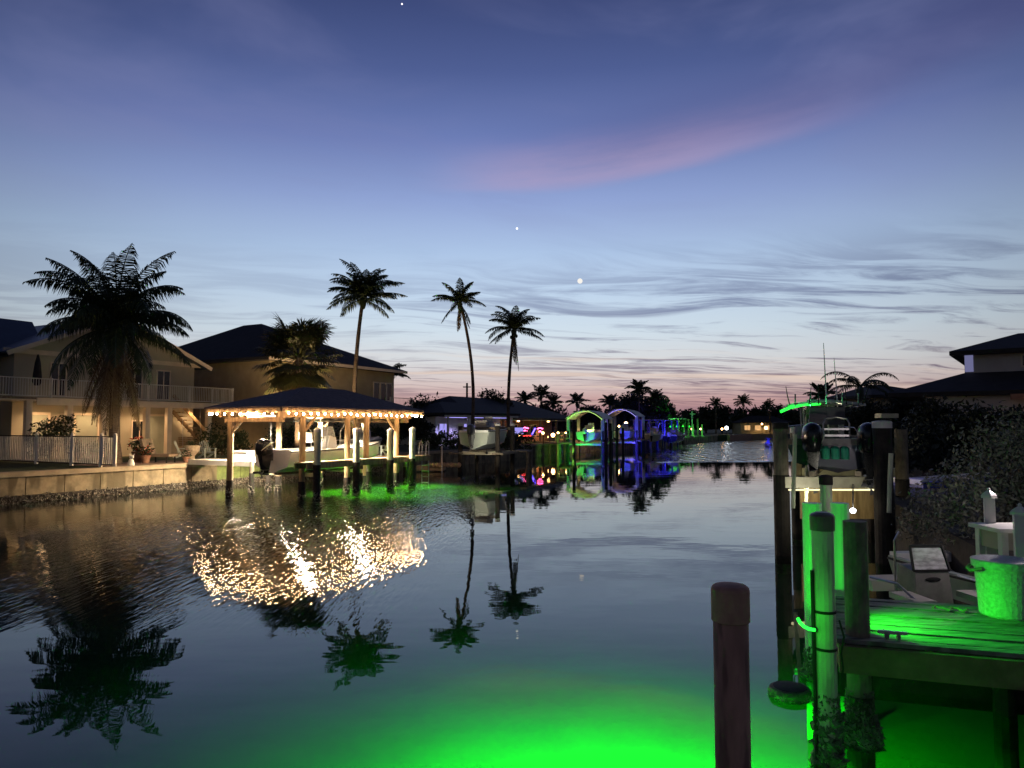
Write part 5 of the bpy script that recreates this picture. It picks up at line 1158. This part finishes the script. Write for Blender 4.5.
# float
t = thing('mooring_float', 'round dark topped float with crusted rim in green lit water', 'float', G(790, 8.5, 0)); c = G(790, 8.5, 0)
MB().lathe(c, [(.20, -.12), (.225, -.05), (.235, .05), (.22, .085), (.19, .095)], 24).build('rim', 'oyster', t); MB().lathe(c, [(.19, .09), (.185, .10), (.10, .11), (.02, .112)], 24).build('lid', 'rubber', t)
mm = MB(); rock_ring(mm, c, .232, -.04, .05, 160, .022); mm.build('barnacles', 'stone_urn', t)
# tub on the dock
tc_ = G(1006, 8.0, ZD); t = thing('plastic_tub', 'large pale speckled plastic tub with rope handles on the dock', 'tub', (tc_.x, tc_.y, ZD))
MB().lathe((tc_.x, tc_.y, ZD + .004), [(.235, 0), (.25, .02), (.283, .52), (.31, .525), (.315, .60), (.295, .605), (.28, .56), (.24, .06), (.01, .05)], 32).build('body', 'plastic_tub', t, smooth=False)
for s in (-1, 1): MB().tube([Vector((tc_.x + s * .31, tc_.y - .10, ZD + .53)), Vector((tc_.x + s * .36, tc_.y - .07, ZD + .51)), Vector((tc_.x + s * .37, tc_.y, ZD + .49)), Vector((tc_.x + s * .36, tc_.y + .07, ZD + .51)), Vector((tc_.x + s * .31, tc_.y + .1, ZD + .53))], .018, 6).build('handle', 'rope', t)
# cleaning table and white posts
t = thing('cleaning_table', 'white topped cleaning table on posts behind the plastic tub', 'table', G(1008, 9.3, ZD))
q = G(1012, 9.2, 1.8); MB().box((q.x + .28, q.y + .1, 1.80), (1.15, .62, .05)).build('tabletop', 'white_paint', t); MB().box((q.x + .28, q.y + .12, 1.66), (1.0, .5, .22)).build('apron', 'house_wall', t)
for sx in (-.2, .75):
    for sy in (-.12, .32): MB().bar((q.x + sx, q.y + sy, ZD - .02), (q.x + sx, q.y + sy, 1.77), .08).build('leg', 'white_paint', t)
def wpost(label, px, Y, pyt, w):
    q = G(px, Y, 1.8); zt = Zat(pyt, Y); t = thing('white_post', label, 'post', (q.x, q.y, ZD), 0, 'white dock posts')
    MB().bar((q.x, q.y, ZD - .6), (q.x, q.y, zt - .12), w, w, (.5, 1, 0)).build('shaft', 'white_paint', t)
    m = MB(); c = Vector((q.x, q.y, 0)); k = w * .55
    for z0, z1, k0, k1 in ((-.12, -.085, k, k), (-.085, -.06, k, k * .8), (-.06, -.01, k * .8, k * .12)):
        M = Matrix.Rotation(.46, 3, 'Z'); vv = [c + M @ Vector((sx * kk, sy * kk, zt + zz)) for kk, zz in ((k0, z0), (k1, z1)) for sx, sy in ((-1, -1), (1, -1), (1, 1), (-1, 1))]
        m.add(vv, [(3, 2, 1, 0), (4, 5, 6, 7), (0, 1, 5, 4), (1, 2, 6, 5), (2, 3, 7, 6), (3, 0, 4, 7)])
    m.ball(c + Vector((0, 0, zt)), w * .16, 8, 6); m.build('cap', 'white_paint', t)
wpost('slim white dock post with pointed cap behind the tub', 990, 9.6, 489, .12); wpost('thick white dock post cut by the frame edge beside the tub', 1021, 8.75, 505, .14)
# lamp post just outside the frame whose glow lights the shrub
q = G(1042, 10.0, 1.1); t = thing('post_lamp', 'white globe lamp on a post by the shrub at right frame edge', 'lamp', (q.x, q.y, 1.1)); zl = 2.45
MB().tube([(q.x, q.y, 1.1), (q.x, q.y, zl)], .045, 10).build('post', 'iron_black', t); MB().ball((q.x, q.y, zl + .12), .1, 12, 8).build('globe', 'led_white', t)
point('post_light', (q.x - .2, q.y - .2, zl + .15), (1, .84, .86), 58, .08, t)
# big shrub
tree('sea_grape_shrub', 'large grey leaved shrub glowing in lamplight at the right edge', 'bush', (8.75, 12.9, 1.1),
     [(-.75, 0, .60, .75, .8, .7), (-.95, .5, .3, .6, .6, .5), (0, 0, 1.25, .8, .8, .75), (.5, .1, 1.5, .9, .8, .75), (1.1, -.1, 1.1, .8, .8, 1.0), (.6, -.5, .6, .9, .6, .7), (1.9, .2, 1.2, .9, .9, 1.0)], 13000, .044, .07, leafm='leaf_grey', seed=77, clump=.20, inner=.35)
# small skiff
ss = boat('skiff', 'small grey skiff with framed windscreen console moored behind the dock', G(928, 13.4, .12), -pi / 2 + .08, 4.2, 1.6, .62, 'hull_grey', False, None, 0, cushions=False)
Ms = WM[ss.name]; q = Ms.inverted() @ G(924, 10.6, .5); cx_, cy_ = q.x, q.y
v = [(cx_ - .25, cy_ - .27, .36), (cx_ + .28, cy_ - .27, .36), (cx_ + .28, cy_ + .27, .36), (cx_ - .25, cy_ + .27, .36), (cx_ - .2, cy_ - .25, .95), (cx_ + .2, cy_ - .25, .90), (cx_ + .2, cy_ + .25, .90), (cx_ - .2, cy_ + .25, .95)]
co = MB().add(v, [(4, 5, 6, 7), (0, 1, 5, 4), (1, 2, 6, 5), (2, 3, 7, 6), (3, 0, 4, 7)]).build('console', 'console_grey', ss, False)
x_ = cx_ + .19
MB().add([(x_, cy_ - .25, .93), (x_, cy_ + .25, .93), (x_ - .1, cy_ + .22, 1.22), (x_ - .1, cy_ - .22, 1.22), (x_ - .02, cy_ - .25, .93), (x_ - .02, cy_ + .25, .93), (x_ - .12, cy_ + .22, 1.22), (x_ - .12, cy_ - .22, 1.22)], [(0, 1, 2, 3), (7, 6, 5, 4), (0, 4, 5, 1), (1, 5, 6, 2), (2, 6, 7, 3), (3, 7, 4, 0)]).build('windscreen', 'glass_pale', co, False)
fr_ = [(x_ + .005, cy_ - .27, .92), (x_ + .005, cy_ + .27, .92), (x_ - .11, cy_ + .24, 1.25), (x_ - .11, cy_ - .24, 1.25)]; m = MB()
for i in range(4): m.bar(fr_[i], fr_[(i + 1) % 4], .03)
m.build('windscreen_frame', 'rubber', co, False)
m = MB(); m.v = []; m.ball((0, 0, 0), 1, 14, 6); m.v = [(cx_ + .222 + a * .012, cy_ + b_ * .12, .80 + c_ * .035) for a, b_, c_ in m.v]; m.build('badge', 'rubber', co, False)
MB().box((cx_ - .75, cy_, .55), (.4, .9, .16)).build('bench', 'cushion', ss, False)
MB().tube([(cx_ - .1, cy_ - .36, .4), (cx_ - .1, cy_ - .36, 1.3), (cx_ - .15, cy_ - .25, 1.42)], .015, 6).build('grab_rail', 'metal', ss, False)
for s_ in (-1, 1): MB().tube([(cx_ + .7, cy_ + s_ * .55, .6), (cx_ + .35, cy_ + s_ * .62, .78), (cx_ - .2, cy_ + s_ * .68, .76)], .018, 6).build('grab_rail', 'metal', ss, False)
for s in (-1, 1): MB().box((cx_ + .5, cy_ + s * .5, .60), (.6, .3, .08)).build('side_locker', 'cushion', ss, False)


# right houses and dark planting
hr = thing('house', 'dark house with upper storey and low hip roof at the right edge', 'house', G(1010, 40, 1.1))
q0 = G(968, 40, 1.1); FRt = Fr((q0.x, q0.y), (.80, -.60))
MB().fbox(FRt, 0, 14, 0, 8, 4.0, Zat(352, 40)).build('wall', 'house_grey', hr); m = MB(); hip(m, FRt, -.65, 15, -.65, 8.6, Zat(352, 40) + .02, 2.4, 12, 4, 4, Zat(338, 44)); m.build('roof', 'roof_dark', hr)
MB().fbox(FRt, .02, .42, -.03, 0, Zat(372, 40), Zat(354, 40)).build('corner_glow', 'violet_wall_glow', hr)  # emissive strip standing in for violet light on the side wall
for a in (3.1, 6.5): window(FRt, a - .45, a + .45, 0, Zat(368, 40), Zat(358, 40), hr, 'house_trim', 'glass_dark', 1)
MB().fbox(FRt, -1.5, 20, -3.5, 10, 1.1, Zat(396, 37)).build('lower_wall', 'house_grey', hr); m = MB(); hip(m, FRt, -3.2, 21, -4.0, 12, Zat(391, 36.5), 1.6, 16, 2, 2, Zat(364, 41)); m.build('lower_roof', 'roof_dark', hr)
MB().fbox(FRt, 2.2, 20, -4.12, -4.02, Zat(399, 34.5), Zat(393, 34.5)).build('eave_board', 'terracotta', hr)
point('eave_light', FRt.p(4.5, -5.2, Zat(404, 34)), (1, .45, .22), 9, .1, hr)
palm('queen_palm', 'arching feathery palm silhouetted beyond the boat lift', G(860, 52, 1.1), P(860, 389, 52), .18, ring(5, .75, 3.1, 1.9, .3) + ring(6, .25, 3.0, 1.9) + [(0, .9, 3.4, 2.0), (pi, .9, 3.4, 2.0)], ll=.55, w=.07, nl=34)
h5 = thing('house', 'distant low roof between the queen palm and right house', 'house', G(895, 62, 1.1)); q0 = G(876, 60, 1.1); F5 = Fr((q0.x, q0.y), (1, .1))
MB().fbox(F5, 0, 7, 0, 6, 1.1, Zat(396, 60)).build('wall', 'house_stucco', h5); m = MB(); hip(m, F5, -.7, 6.2, -.7, 6.7, Zat(395, 60), 1.6, 2.6, 3, 3, Zat(384, 62)); m.build('roof', 'roof_dark', h5)
for i, (px, pt, w, Y) in enumerate(((835, 400, 60, 60), (868, 399, 60, 46), (905, 392, 60, 48), (935, 396, 70, 34), (975, 404, 90, 31), (1020, 404, 80, 30), (890, 420, 60, 32), (925, 425, 60, 27))):
    bushy(('dark bush behind the boat hard top', 'dark hedge tree below the queen palm', 'dark tree below the distant low roof', 'dark tree mass left of the right house', 'dark tree in front of the right house lower roof', 'dark tree at the right edge below the orange eave', 'low dark bush behind the right lift pilings', 'low dark bush above the blue lit skiff')[i], px, pt, w, Y, 60 + i, 1.1, dens=1.7, group='dark planting on the right bank')

# ================================================================== FOREGROUND PILING
t = thing('mooring_piling', 'thick reddish brown capped piling standing alone in the foreground', 'piling', G(733, 5.2, 0)); q = G(732.5, 5.2, 1.0); zt = Zat(585, 5.2)
MB().tube([(q.x, q.y, -2.8), (q.x, q.y, zt - .2)], [.122, .122], 28).build('shaft', 'piling_red', t, smooth=True)
MB().lathe((q.x, q.y, zt), [(.123, -.25), (.133, -.245), (.133, -.035), (.127, -.014), (.110, .0), (.06, .010), (.005, .013)], 48).build('cap', 'piling_red_cap', t)

# ================================================================== MOON AND STARS
def sky_ball(name, label, cat, px, py, r_px, m, D=1800):
    zc = D; c = P(px, py, D); return single(MB().ball(c, r_px / F * D, 20, 12), name, m, label, cat, org=tuple(c))
sky_ball('moon', 'small pale moon shining above the far tree line', 'moon', 580, 281, 2.6, 'moon_light')
sky_ball('star', 'bright planet above and left of the moon', 'star', 517, 228.5, 1.1, 'star_light'); sky_ball('star', 'faint star at the very top of the sky', 'star', 402, 4, .9, 'star_light')
